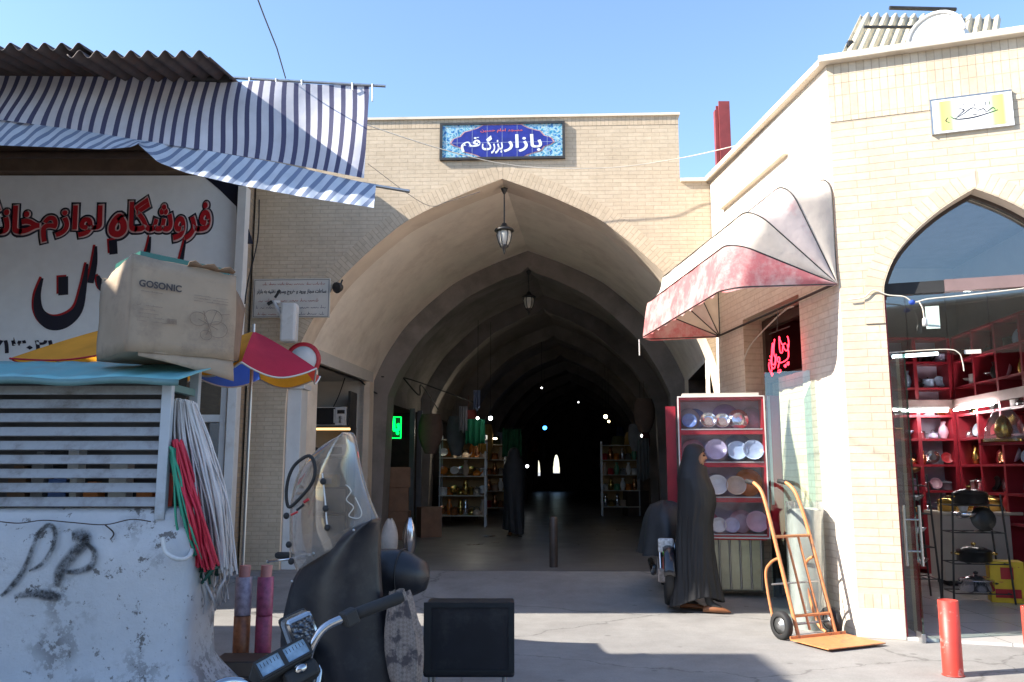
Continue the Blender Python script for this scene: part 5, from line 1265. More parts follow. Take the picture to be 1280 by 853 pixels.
mb = MB(); mb.tube(crom([FW @ Vector(p) for p in ((-2.2, -.06, 2.62), (-1.95, -.08, 2.75), (-1.5, -.1, 2.86), (-1.0, -.08, 2.98), (-.86, -.04, 3.0))], 5), .008, 6); tag(mb.build('string_of_bulbs', M_WIREL), 'thin cable strung across the top of the side doorway', 'cable')

# ------------------------------------------------------------------ wares: every pot, plate and bowl is its own object
def lth(name, prof, m, M, label, cat, group, n=22, sx=1, sy=1, extra=None):
    mb = MB(); mb.lathe(prof, n, sx=sx, sy=sy)
    o = mb.build(name, m)
    o.matrix_world = M
    tag(o, label, cat, group); PM[o.name] = M
    if extra: extra(o)
    return o
def plate(label, r, m, M, group): # stands on edge, leaning back; M at its foot, front towards -y
    pr = [(0, .004), (r * .6, 0), (r * .66, .004), (r * .95, .022), (r, .025), (r * .96, .032), (r * .64, .014), (0, .012)]
    return lth('plate', [(a, -b_) for a, b_ in pr], m, M @ T(0, .0, r) @ RX(R(-100)) @ RX(R(180)), label, 'plate', group)
def bowl(label, r, m, M, group, tilt=70):
    pr = [(0, 0), (r * .45, .0), (r * .8, r * .22), (r, r * .5), (r * .96, r * .5), (r * .75, r * .25), (r * .4, .02), (0, .02)]
    return lth('bowl', pr, m, M @ T(0, .0, r * .98) @ RX(R(tilt)), label, 'bowl', group)
def pot(label, r, h, m, mk, M, group, lid=True):
    def ex(o):
        if lid:
            mb = MB(); mb.lathe([(r * 1.02, h), (r * 1.0, h + .012), (r * .5, h + r * .28), (0, h + r * .33)], 22); l_ = mb.build('lid', m, o)
            mb = MB(); mb.lathe([(0, h + r * .33), (r * .12, h + r * .36), (r * .16, h + r * .5), (0, h + r * .56)], 10); mb.build('knob', mk, l_)
        for s in (-1, 1):
            mb = MB(); mb.tube(crom([(s * r * .98, -r * .3, h * .75), (s * r * 1.25, -r * .22, h * .78), (s * r * 1.25, r * .22, h * .78), (s * r * .98, r * .3, h * .75)], 5), r * .07, 6); mb.build('handle', mk, o)
    return lth('cooking_pot', [(0, 0), (r * .9, 0), (r, h * .12), (r, h), (r * 1.03, h), (r * 1.03, h + .006), (r * .95, h + .004), (r * .95, h * .3), (0, h * .2)], m, M, label, 'pot', group, extra=ex)
def kettle(label, r, m, mk, M, group):
    def ex(o):
        mb = MB(); mb.tube(crom([(r * .7, 0, r * .5), (r * 1.2, 0, r * .8), (r * 1.45, 0, r * 1.3)], 5), [r * .2] * 6 + [r * .13] * 5, 8); mb.build('spout', m, o)
        mb = MB(); mb.tube(crom([(-r * .75, 0, r * 1.1), (-r * .6, 0, r * 1.75), (0, 0, r * 2.0), (r * .6, 0, r * 1.75), (r * .75, 0, r * 1.1)], 5), r * .07, 6); mb.build('handle', mk, o)
    return lth('kettle', [(0, 0), (r * .85, 0), (r, r * .35), (r * .95, r * .8), (r * .55, r * 1.25), (r * .3, r * 1.33), (r * .1, r * 1.36), (r * .12, r * 1.5), (0, r * 1.55)], m, M, label, 'kettle', group, extra=ex)
def vase(label, r, h, m, M, group):
    return lth('vase', [(0, 0), (r * .55, 0), (r * .6, h * .05), (r, h * .35), (r * .8, h * .65), (r * .4, h * .82), (r * .62, h), (r * .5, h), (r * .3, h * .8), (0, h * .3)], m, M, label, 'vase', group)
def carton(label, w, d, h, m, M, group, lab=False):
    mb = MB(); mb.box(-w / 2, w / 2, -d / 2, d / 2, 0, h); mb.box(-.02, .02, -d / 2 - .001, d / 2 + .001, h * .15, h + .001); o = mb.build('carton', m, bevel=.004); o.matrix_world = M; PM[o.name] = M
    if lab: mb = MB(); mb.box(-w * .3, w * .3, -d / 2 - .004, -d / 2 - .002, h * .25, h * .7); mb.build('carton_label', M_WHITEPL, o)
    return tag(o, label, 'carton', group)
G = {'lilac': mat('lilac_glaze', (.48, .44, .62), .2), 'blue': mat('blue_glaze', (.10, .17, .40), .18, var=.3), 'pale blue': mat('pale_blue_glaze', (.42, .55, .75), .2), 'silver': mat('silver_ware', (.62, .62, .66), .18, .95),
     'white': mat('white_ware', (.70, .70, .70), .22), 'orange': mat('orange_glaze', (.62, .20, .03), .22), 'beige': mat('beige_glaze', (.55, .42, .33), .25), 'grey': mat('grey_glaze', (.25, .26, .32), .25), 'pink': mat('pink_glaze', (.60, .36, .45), .25), 'rose': mat('rose_glaze', (.55, .20, .30), .25),
     'gold': mat('gold_ware', (.62, .42, .12), .22, .95), 'black': mat('black_ware', (.02, .02, .02), .3), 'copper': mat('copper_ware', (.55, .25, .12), .25, .95), 'green': mat('green_ware', (.10, .30, .18), .3), 'red': mat('red_ware', (.45, .03, .04), .3), 'purple': mat('purple_glass', (.20, .14, .34), .15)}

# red display case on the street
CM = T(1.86, 9.50, .67) @ RZ(R(-9))
DC = thing('display_case', 'red and white display case with four shelves of plates standing by the side doorway', 'display case', M=CM)
cw, ch, cd = .93, 1.53, .30
mb = MB(); mb.box(0, cw, cd - .02, cd, 0, ch); mb.build('back_panel', mat('lilac_back_panel', (.42, .38, .52), .4), DC)
for a, b_ in ((0, .025), (cw - .025, cw)): mb = MB(); mb.box(a, b_, 0, cd - .02, 0, ch); mb.build('side_panel', M_RED, DC)
SZ = [.0, .40, .78, 1.14]
mb = MB(); mb.box(.025, cw - .025, 0, cd - .02, ch - .035, ch); mb.build('top_board', M_RED, DC)
for z in SZ:
    mb = MB(); mb.box(.025, cw - .025, .004, cd - .021, z - .028, z + .03); sh_ = mb.build('shelf', M_RED, DC)
    mb = MB(); mb.box(.026, cw - .026, -.004, .003, z + .022, z + .034); mb.build('white_edge', M_WHITE, sh_)
mb = MB()
for a, b_, c, d in ((-.008, .006, -.01, ch + .008), (cw - .006, cw + .008, -.01, ch + .008), (.006, cw - .006, ch - .006, ch + .008), (.006, cw - .006, -.012, .002)): mb.box(a, b_, -.016, -.004, c, d)
mb.build('white_trim', M_WHITE, DC)
mb = MB(); mb.grid(lambda u, v: Vector((lerp(.015, cw - .015, u), -.02 - .008 * noise.noise(Vector((u * 6, v * 9, 0))), lerp(.01, ch - .01, v))), 20, 30, True); mb.build('plastic_cover', M_FILM, DC)
mb = MB(); mb.box(0, .22, -.012, .012, -.02, ch + .01, M=T(cw + .035, .04) @ RZ(R(28))); d_ = mb.build('open_door', M_RED, DC, bevel=.004)
mb = MB(); mb.box(.0, .03, -.02, -.013, .35, ch, M=T(cw + .035, .04) @ RZ(R(28))); mb.build('white_strip', M_WHITE, d_)
mb = MB(); mb.box(-.14, -.03, .04, .07, -.05, ch - .1); mb.build('rear_door', M_DKRED, DC)
mb = MB(); mb.box(.05, cw - .05, .0, cd - .04, ch + .001, ch + .04); mb.build('paper_on_top', M_WHITEPL, DC)
mb = MB(); mb.box(.10, cw - .06, .05, cd - .02, -.575, -.014); mb.build('metal_stand', mat('dented_tin', (.33, .34, .28), .3, .8, var=.25, scale=3, bmp=.3), DC, bevel=.02)
for k in range(7): mb = MB(); x = .18 + .11 * k; mb.tube([(x, .045, -.55), (x, .045, -.03)], .012, 6); mb.build('stand_pleat', M_STEEL, DC)
orr = ('first', 'second', 'third', 'fourth', 'fifth', 'sixth', 'seventh', 'eighth', 'ninth')
shelfn = ['bottom', 'second lowest', 'third lowest', 'top']
DCG = 'plates and bowls in the red display case'
case = {3: [('p', 'grey', .12, .125, .17), ('p', 'blue', .19, .125, .2), ('b', 'blue', .12, .085, .07), ('b', 'silver', .33, .09, .07), ('p', 'purple', .53, .15, .2), ('b', 'silver', .48, .085, .06), ('p', 'silver', .66, .115, .09), ('p', 'grey', .82, .13, .19)],
        2: [('p', 'lilac', .42, .14, .2), ('b', 'lilac', .40, .12, .07), ('p', 'blue', .66, .16, .21), ('b', 'pale blue', .63, .11, .08), ('b', 'pale blue', .80, .115, .06), ('p', 'pink', .16, .13, .19)],
        1: [('p', 'grey', .38, .13, .2), ('b', 'white', .40, .115, .06), ('b', 'beige', .60, .11, .05), ('p', 'orange', .75, .155, .17), ('p', 'white', .16, .13, .18)],
        0: [('p', 'rose', .30, .12, .19), ('b', 'white', .40, .085, .06), ('b', 'lilac', .54, .085, .06), ('p', 'pink', .66, .13, .18), ('b', 'pink', .81, .12, .08), ('b', 'rose', .16, .1, .06)]}
for sh, items in case.items():
    cnt = {}
    for kd, c, x, r, y in items:
        nm = {'p': 'plate', 'b': 'bowl'}[kd]
        same = sorted([q[2] for q in items if q[0] == kd and q[1] == c])
        pos = '' if len(same) == 1 else (', left one' if x == same[0] else ', right one')
        lab = f'{c} {nm} on the {shelfn[sh]} shelf of the red display case{pos}'
        Mx = CM @ T(x, y, SZ[sh] + .032)
        (plate if kd == 'p' else bowl)(lab, r, G[c], Mx, DCG)

# corner shop shelving
def shelving(name, label, M, w, levels, cols, depth=.34, back=None):
    t_ = thing(name, label, 'shelf unit', M=M)
    mb = MB(); mb.box(0, w, depth - .02, depth, 0, levels[-1]); mb.build('back_panel', back, t_)
    for k in range(cols + 1):
        x = w * k / cols; mb = MB(); mb.box(x - .025, x + .025, 0, depth - .021, 0, levels[-1]); mb.build('upright', M_DKRED, t_)
    for z in levels:
        mb = MB(); mb.box(.026, w - .026, .002, depth - .022, z - .015, z + .015); mb.build('shelf', M_DKRED, t_)
    return t_
LV = [.10, .75, 1.10, 1.45, 1.80, 2.12, 2.50, 2.86, 3.2]
UB, UR = T(4.62, 11.66) , T(6.08, 11.62) @ RZ(R(-95.4))
M_LILB = mat('lilac_panel', (.50, .47, .60), .4)
U1 = shelving('wall_shelving', 'dark red wall shelving with lilac backs at the rear of the corner shop', UB, 1.44, LV, 3, back=M_LILB)
U2 = shelving('wall_shelving', 'dark red wall shelving along the right wall inside the corner shop', UR, 2.5, LV, 4, back=M_LILB)
mb = MB(); mb.box(-.01, 1.46, -.06, .0, 2.22, 2.34); mb.build('pelmet', M_BRONZE, U1)
mb = MB(); mb.box(.06, 2.5, -.06, .0, 2.22, 2.34); mb.build('pelmet', M_BRONZE, U2)
rnd = random.Random(11)
used = set()
WG = 'kitchenware on the corner shop shelving'
wall_names = {0: 'rear', 1: 'right hand'}
kinds = ['bowl', 'pot', 'kettle', 'vase', 'plate', 'pot', 'bowl']
cols_ = ['white', 'silver', 'lilac', 'pink', 'black', 'copper', 'white', 'silver', 'pale blue', 'grey', 'gold', 'red']
lvn = {1: 'lowest', 2: 'second lowest', 3: 'third lowest', 4: 'fourth lowest', 5: 'fifth lowest', 6: 'second highest', 7: 'highest'}
for ui, (UM, w, nc) in enumerate(((UB, 1.44, 3), (UR, 2.5, 4))):
    for li in range(1, 8):
        n = nc * 3
        combos = set()
        for k in range(n):
            if ui == 1 and k > 8 and li in (1, 2): continue
            for _ in range(30):
                kd, c = rnd.choice(kinds), rnd.choice(cols_)
                if li >= 5 and rnd.random() < .5: c = rnd.choice(['gold', 'silver', 'black', 'pink'])
                if (kd, c) not in combos: break
            combos.add((kd, c))
            x = w * (k + .5) / n + rnd.uniform(-.02, .02); r = rnd.uniform(.068, .092)
            Mx = UM @ T(x, rnd.uniform(.12, .2), LV[li] + .016) @ RZ(rnd.uniform(-.6, .6))
            lab = f'{c} {dict(pot="cooking pot").get(kd, kd)} on the {lvn[li]} shelf of the {wall_names[ui]} shop shelving'
            if kd == 'bowl': bowl(lab, r * 1.1, G[c], Mx, WG, rnd.choice([0, 70, 75]))
            elif kd == 'plate': plate(lab, r * 1.2, G[c], Mx, WG)
            elif kd == 'pot': pot(lab, r, rnd.uniform(.09, .14), G[c], G['gold'] if c == 'black' else G['black'], Mx, WG)
            elif kd == 'kettle': kettle(lab, r * .85, G[c], G['black'], Mx, WG)
            else: vase(lab, r * .8, rnd.uniform(.18, .25), G[c], Mx, WG)
q = at(1262, 556, 9.9)
for k, (px, py, Y, lab) in enumerate(((1262, 553, 9.75, 'gold gift tray set wrapped in clear film on the shop shelf'),)):
    q = at(px, py, Y); Mx = T(q.x - .06, q.y, q.z) @ RZ(R(-60)); t_ = thing('gift_set', lab, 'gift set', M=Mx)
    mb = MB(); mb.box(-.22, .22, -.05, .1, 0, .04); mb.build('gold_tray', G['gold'], t_, bevel=.01)
    mb = MB(); mb.lathe([(0, .04), (.07, .05), (.10, .14), (.06, .26), (.03, .3), (0, .31)], 16); mb.build('gold_jar', G['gold'], t_)
    mb = MB(); mb.grid(lambda u, v: Vector(((.24 - .16 * v * v) * math.cos(2 * PI * u) + .01 * math.sin(u * 50), .02 + (.12 - .07 * v * v) * math.sin(2 * PI * u), .01 + .38 * v)), 30, 8, True, closeu=True); mb.build('clear_wrap', M_FILM, t_)
    mb = MB(); mb.box(-.26, .26, -.08, .14, -.03, -.002); mb.build('bracket_shelf', M_DKRED, t_)
# tube lamps over the rear shelving
TUBE = emit('white_tube_light', (1, .97, .95), 24)
for k, (x0, x1, z, lab) in enumerate(((.10, .62, 2.20, 'white tube lamp over the left half of the rear shelving'), (.68, 1.30, 2.19, 'white tube lamp over the right half of the rear shelving'))):
    mb = MB(); mb.tube([UB @ Vector((x0, -.12, z)), UB @ Vector((x1, -.12, z))], .017, 8); o = mb.build('tube_lamp', TUBE); tag(o, lab, 'lamp', 'tube lamps over the rear shelving')
    mb = MB(); mb.box(4.62 + x0 - .02, 4.62 + x1 + .02, 11.525, 11.60, z + .02, z + .05); mb.build('lamp_housing', M_WHITE, o)
mb = MB(); mb.tube([UR @ Vector((.2, -.10, 2.19)), UR @ Vector((1.3, -.10, 2.19))], .017, 8); tag(mb.build('tube_lamp', TUBE), 'added white tube lamp under the pelmet of the right hand shop shelving', 'lamp')  # added tube, out of sight behind the pelmet, to brighten the right shelving
# counter with gold pots, iron pot racks, yellow box
q = at(1215, 640, 10.5)
CT = thing('shop_counter', 'pale shop counter holding gold pots and vases behind the pot rack', 'counter', (5.55, 10.6, .022), R(-6))
mb = MB(); mb.box(-.35, .55, -.2, .25, .06, .83); mb.build('cabinet', M_WHITEPL, CT, bevel=.01)
mb = MB(); mb.box(-.38, .58, -.23, .28, .832, .87); mb.build('counter_top', M_STONE, CT, bevel=.008)
mb = MB(); mb.box(-.3, .5, -.16, .2, 0, .06); mb.build('plinth', M_RUBBER, CT)
CTM = PM['shop_counter']
GG = 'gold ware on the shop counter'
for k, (kd, x, y, c, lab) in enumerate((('pot', -.22, -.05, 'gold', 'gold pot at the left end of the shop counter'), ('kettle', .02, .05, 'gold', 'gold kettle between the pots on the shop counter'), ('vase', .2, -.08, 'gold', 'tall gold vase on the shop counter'), ('pot', .38, .06, 'gold', 'gold pot at the right end of the shop counter'), ('vase', -.06, -.12, 'white', 'white vase with pink flower colours on the shop counter'), ('bowl', .12, -.12, 'pink', 'small pink bowl on the shop counter'), ('vase', .48, -.1, 'red', 'red vase at the corner of the shop counter'))):
    Mx = CTM @ T(x, y, .871)
    if kd == 'pot': pot(lab, .105, .13, G[c], G['black'], Mx, GG)
    elif kd == 'kettle': kettle(lab, .10, G[c], G['black'], Mx, GG)
    elif kd == 'vase': vase(lab, .07, .24, G[c], Mx, GG)
    else: bowl(lab, .09, G[c], Mx, GG, 0)
def rack(label, M, w, d, levels, items, gname):
    t_ = thing('pot_rack', label, 'pot rack', M=M)
    H_ = levels[-1] + .12
    for x, y in ((0, 0), (w, 0), (0, d), (w, d)):
        sx = .08 if x == 0 else -.08
        mb = MB(); mb.tube([(x - (sx * .3), y, 0), (x + sx * .5, y, H_)], .011, 8); mb.build('upright', M_DKSTEEL, t_)
    for z in levels:
        mb = MB()
        f_ = z / H_ * .04
        for a, b_ in (((f_, 0), (w - f_, 0)), ((f_, d), (w - f_, d)), ((f_, 0), (f_, d)), ((w - f_, 0), (w - f_, d)), ((w * .33, 0), (w * .33, d)), ((w * .66, 0), (w * .66, d))): mb.tube([(*a, z), (*b_, z)], .007, 6)
        mb.build('wire_shelf', M_DKSTEEL, t_)
    for kd, x, z, c, lab in items:
        Mx = M @ T(x, d / 2, z + .008)
        if kd == 'pot': pot(lab, min(.17, w * .36), .11, G[c], G['gold'] if c == 'black' else G['black'], Mx, gname)
        elif kd == 'bowl': bowl(lab, .13, G[c], Mx, gname, 0)
        else: plate(lab, .13, G[c], Mx, gname)
RG = 'cookware on the iron racks'
q = at(1205, 738, 9.0)
rack('black iron rack of steel and black pots inside the shop entrance', T(4.62, 9.12, .022) @ RZ(R(-8)), .55, .34, [.10, .40, .72, 1.0],
     [('pot', .27, .10, 'silver', 'steel pot on the lowest tier of the near iron rack'), ('pot', .27, .40, 'black', 'black pot with gold knob on the second tier of the near iron rack'), ('plate', .40, .72, 'black', 'black frying dish standing on the third tier of the near iron rack'), ('bowl', .2, .72, 'silver', 'steel bowl on the third tier of the near iron rack'), ('pot', .27, 1.0, 'black', 'black pot on the top tier of the near iron rack')], RG)
rack('taller black iron rack of steel bowls half behind the glass door', T(4.22, 9.35, .022) @ RZ(R(-8)), .32, .34, [.22, .55, .9, 1.2],
     [('bowl', .16, .22, 'silver', 'steel bowl on the lowest tier of the tall iron rack'), ('bowl', .16, .55, 'white', 'white bowl on the second tier of the tall iron rack'), ('bowl', .16, .9, 'silver', 'steel bowl on the third tier of the tall iron rack'), ('bowl', .16, 1.2, 'copper', 'copper bowl on the top tier of the tall iron rack')], RG)
rack('low iron stand with black dishes at the right edge of the entrance', T(5.22, 8.55, .022) @ RZ(R(-8)), .5, .3, [.30, .66, .96], [('pot', .25, .30, 'black', 'black pot on the low iron stand'), ('bowl', .25, .66, 'silver', 'steel bowl on the low iron stand'), ('plate', .25, .96, 'copper', 'copper plate on the low iron stand')], RG)
mb = MB(); mb.box(-.16, .16, -.12, .12, 0, .42); o = mb.build('yellow_carton', mat('yellow_carton_print', (.70, .46, .02), .45, var=.1, dirt=(.5, .12, .03), dscale=9, dlo=.6, dhi=.64), bevel=.006); o.matrix_world = T(5.22, 9.25, .022) @ RZ(R(-20)); tag(o, 'bright yellow printed carton on the floor beside the pot rack', 'carton')
mb = MB(); mb.box(-.12, .12, -.124, -.1215, .05, .14); mb.box(-.06, .06, -.124, -.1215, .24, .36); mb.build('printed_panel', M_LETRED, o)

# ------------------------------------------------------------------ woman in a black chador
WOM = thing('person', 'woman in a long black chador and brown shoes walking past the red display case', 'person', M=T(1.86, 8.74, 0) @ RZ(R(-104)))
def skin_body():
    P = {'pel': ((0, 0, .90), .13), 'che': ((0, .0, 1.22), .14), 'sh': ((0, .0, 1.34), .10), 'nk': ((0, .015, 1.42), .05), 'h1': ((0, .035, 1.48), .072), 'h2': ((0, .03, 1.555), .082), 'h3': ((0, .025, 1.60), .055)}
    E_ = [('pel', 'che'), ('che', 'sh'), ('sh', 'nk'), ('nk', 'h1'), ('h1', 'h2'), ('h2', 'h3')]
    for s, n, fy in ((-1, 'l', -.10), (1, 'r', .13)):
        P['hip' + n] = ((s * .09, 0, .82), .10); P['kn' + n] = ((s * .09, fy * .45 + .03, .47), .065); P['an' + n] = ((s * .085, fy - .03, .09), .042); P['to' + n] = ((s * .09, fy + .10, .04), .032)
        P['so' + n] = ((s * .13, -.01, 1.32), .055); P['el' + n] = ((s * .15, .02, 1.08), .042); P['wr' + n] = ((s * .07, .11, 1.10), .03); P['ha' + n] = ((s * .02, .13, 1.13), .03)
        E_ += [('pel', 'hip' + n), ('hip' + n, 'kn' + n), ('kn' + n, 'an' + n), ('an' + n, 'to' + n), ('sh', 'so' + n), ('so' + n, 'el' + n), ('el' + n, 'wr' + n), ('wr' + n, 'ha' + n)]
    ks = list(P); me = bpy.data.meshes.new('body')
    me.from_pydata([P[k][0] for k in ks], [(ks.index(a), ks.index(b_)) for a, b_ in E_], [])
    o = bpy.data.objects.new('body', me); LINK(o)
    m1 = o.modifiers.new('skin', 'SKIN'); m1.use_smooth_shade = True
    for i, k in enumerate(ks):
        sv = me.skin_vertices[0].data[i]; sv.radius = (P[k][1], P[k][1]); sv.use_root = (i == 0)
    m2 = o.modifiers.new('sub', 'SUBSURF'); m2.levels = 3; m2.render_levels = 3
    dg = bpy.context.evaluated_depsgraph_get(); dg.update()
    nm = bpy.data.meshes.new_from_object(o.evaluated_get(dg)); bpy.data.objects.remove(o)
    for v in nm.vertices:      # face: brow, nose, lips, chin
        c = v.co
        if 1.42 < c.z < 1.64 and c.y > .05:
            g = lambda z, s, x=0, sx=.014: math.exp(-((c.z - z) / s) ** 2 - ((c.x - x) / sx) ** 2)
            c.y += .026 * g(1.508, .016) + .014 * g(1.53, .022, 0, .010) + .010 * g(1.474, .009, 0, .022) + .012 * g(1.448, .012, 0, .02) - .010 * g(1.538, .010, .032, .013) - .010 * g(1.538, .010, -.032, .013) + .006 * g(1.556, .010, 0, .045)
    return nm
nm = skin_body(); nm.materials.clear(); nm.materials.append(mat('skin', (.36, .19, .125), .5, var=.06))
nm.materials.append(M_RUBBER)
o = bpy.data.objects.new('body', nm); LINK(o); o.parent = WOM
for p in nm.polygons:
    p.use_smooth = True
    if p.center.z < 1.41 and p.center.y < .3: p.material_index = 1
for s in (-1, 1):
    mb = MB(); mb.ball((s * .031, .100, 1.539), .0115, 10, 8); mb.build('eye', mat('dark_eye', (.03, .02, .015), .2), WOM)
    mb = MB(); mb.tube([(s * .014, .112, 1.556), (s * .03, .112, 1.561), (s * .046, .10, 1.556)], .0035, 5); mb.build('eyebrow', M_RUBBER, WOM)
mb = MB(); mb.tube([(-.022, .106, 1.473), (0, .117, 1.475), (.022, .106, 1.473)], .005, 6); mb.build('lips', mat('lips', (.32, .10, .08), .5), WOM)
CHZ = [(.09, -.03, .215, .27), (.30, -.03, .205, .235), (.60, -.03, .20, .20), (.85, -.02, .205, .19), (1.05, .005, .22, .20), (1.20, .005, .225, .19), (1.31, -.015, .21, .17), (1.385, -.02, .18, .15), (1.44, -.012, .15, .142), (1.50, .0, .127, .132), (1.56, .008, .115, .124), (1.61, .005, .095, .105), (1.645, 0, .058, .068), (1.66, 0, .012, .014)]
def chador(u, v):
    z = lerp(CHZ[0][0], CHZ[-1][0], v)
    k = 0
    while k < len(CHZ) - 2 and z > CHZ[k + 1][0]: k += 1
    t_ = (z - CHZ[k][0]) / (CHZ[k + 1][0] - CHZ[k][0])
    cy, rx, ry = (lerp(CHZ[k][i], CHZ[k + 1][i], t_) for i in (1, 2, 3))
    a = 2 * PI * u + PI / 2
    amp = lerp(.15, .01, sstep(.1, 1.5, z))
    nz1 = noise.noise(Vector((math.cos(a) * 1.7, math.sin(a) * 1.7, z * .9)))
    nz2 = noise.noise(Vector((math.cos(a) * 4.2 + z * 1.1, math.sin(a) * 4.2, z * .7 + 5)))
    nz3 = noise.noise(Vector((math.cos(a) * 8.5 - z * 1.6, math.sin(a) * 8.5, z * .9 + 9)))
    f_ = .95 + amp * (1.5 * nz1 + .6 * (abs(nz2) * 2 - .6) + .12 * nz3)
    dg_ = a * 3.0 + (z - 1.1) * 9                       # pulled folds from the hand that holds the cloth shut
    f_ += .022 * math.sin(dg_ * 2) * math.exp(-((z - 1.12) / .22) ** 2) * max(0, math.cos(a - 1.2))
    f_ += .07 * math.exp(-((z - 1.14) / .10) ** 2) * max(0, math.sin(a)) ** 3
    zz = z + (.05 * math.sin(a * 2 + 1) + .05 * max(0, math.sin(a))) * (1 - sstep(.09, .5, z))
    return Vector((rx * f_ * math.cos(a), cy + ry * f_ * math.sin(a), zz))
def facehole(u, v):
    z = lerp(CHZ[0][0], CHZ[-1][0], v); d = min(u, 1 - u) * 360
    if 1.425 < z < 1.59: return d < 68 * math.sqrt(max(0, 1 - ((z - 1.508) / .085) ** 2))
    return False
mb = MB(); mb.grid(chador, 150, 130, True, skip=facehole, closeu=True)
M_CHAD = mat('black_chador_cloth', (.013, .0135, .016), .6, var=.2, scale=5, spec=.45)
mb.build('chador', M_CHAD, WOM, solid=.004)
for s, fy in ((-1, -.10), (1, .13)):
    mb = MB()
    mb.grid(lambda u, v: Vector((s * .088 + (.040 + .006 * math.sin(PI * v)) * math.sin(PI * (v * .96 + .03)) ** .45 * math.cos(2 * PI * u), fy - .09 + .27 * v, .012 + (.052 + .05 * (1 - v) ** 2 * (v < .8)) * (1 + math.sin(2 * PI * u)) * .5 * math.sin(PI * (v * .94 + .05)) ** .5)), 16, 14, True, closeu=True)
    sh_ = mb.build('shoe', mat('brown_leather', (.22, .085, .035), .4, var=.15), WOM)
    mb = MB(); mb.prism([(s * .088 + .042 * math.cos(a * PI / 10), fy + .042 + .128 * math.sin(a * PI / 10)) for a in range(20)], -.014, 0, M=RX(R(90))); mb.build('sole', M_RUBBER, sh_)

# ------------------------------------------------------------------ inside the bazaar
def cl(s, d, z): return FG @ Vector(along(s, d, z))
# microwave stall in the first bay
t_ = thing('stall_shelf', 'stall shelves with kitchen machines seen through the opening left of the arch', 'shelf unit', M=I4)
for z in (2.08, 1.60, 1.12, .7):
    mb = MB(); K = FG @ T(*along(-3.3, 2.95, z)); mb.box(-.8, .52, -.25, .3, -.025, 0); mb.build('shelf', M_DKBROWN if z < 2 else M_BROWN, t_, frame=K)
mb = MB(); mb.box(-.8, -.76, -.2, .28, -1.9, .6); mb.box(.485, .52, -.2, .28, -1.9, .6); mb.build('upright', M_DKSTEEL, t_, frame=FG @ T(*along(-3.3, 2.95, 2.05)))
MWM = FG @ T(*along(-3.12, 2.9, 2.081))
MW = thing('microwave_oven', 'white microwave oven with a dark door on the top stall shelf', 'microwave', M=MWM)
mb = MB(); mb.box(-.29, .29, -.2, .2, .01, .31); mb.build('housing', M_WHITE, MW, bevel=.008)
mb = MB(); mb.box(-.28, .12, -.215, -.202, .025, .295); d_ = mb.build('door', M_RUBBER, MW, bevel=.004)
mb = MB(); mb.box(.10, .118, -.235, -.216, .05, .27); mb.build('handle', M_WHITE, d_)
mb = MB(); mb.box(.15, .27, -.206, -.2015, .20, .26); mb.build('display', M_RUBBER, MW)
for z in (.08, .14): mb = MB(); mb.lathe([(.025, 0), (.025, .02), (0, .02)], 12, M=T(.21, -.2015, z) @ RX(R(90))); mb.build('dial', M_STEEL, MW)
TM = FG @ T(*along(-2.95, 2.88, 1.601))
TO = thing('toaster', 'white toaster oven on the second stall shelf below the microwave', 'toaster', M=TM)
mb = MB(); mb.box(-.17, .17, -.12, .12, 0, .2); mb.build('housing', M_WHITE, TO, bevel=.02)
mb = MB(); mb.box(-.14, .06, -.13, -.121, .04, .15); mb.build('window', M_RUBBER, TO)
pot('dark lidded pot on the second stall shelf', .12, .12, G['black'], G['silver'], FG @ T(*along(-3.4, 2.9, 1.601)), 'stall goods')
kettle('small black kettle beside the microwave on the top stall shelf', .09, G['black'], G['black'], FG @ T(*along(-3.55, 2.9, 2.081)), 'stall goods')
carton('pale yellow carton on the third stall shelf', .4, .25, .2, mat('yellowish_carton', (.5, .36, .1), .6), FG @ T(*along(-3.15, 2.85, 1.121)), 'stall goods', True)
mb = MB(); mb.box(-.5, .5, -.02, .02, 0, .035); o = mb.build('stall_lamp', emit('warm_strip', (1, .6, .22), .8)); o.matrix_world = FG @ T(*along(-3.25, 2.72, 2.02)); tag(o, 'dim warm strip lamp under the top stall shelf', 'lamp')
mb = MB(); mb.tube(crom([cl(-3.15, 3.1, 2.42), cl(-3.0, 2.9, 2.6), cl(-2.85, 2.7, 2.86)], 5), .008, 6); tag(mb.build('microwave_lead', M_RUBBER), 'black lead rising from the microwave to the stall ceiling', 'cable')
# green neon
mb = MB(); t_ = thing('neon_sign', 'small green neon sign on the left wall just inside the arch', 'neon sign', M=FG @ T(*along(-2.54, 4.6, 2.0)) @ RZ(R(12)))
GN = emit('green_neon', (.0, 1, .10), 1.1)
text('neon_tube', 'باز', -.10, .13, .02, .30, GN, t_, y=-.02, neon=.06)
mb = MB(); mb.tube([(-.14, -.02, -.04), (.16, -.02, -.04), (.16, -.02, .34), (-.14, -.02, .34)], .012, 6, closed=True); mb.build('neon_border', GN, t_)
mb = MB(); mb.box(-.16, .18, 0, .02, -.06, .36); mb.build('board', M_RUBBER, t_)
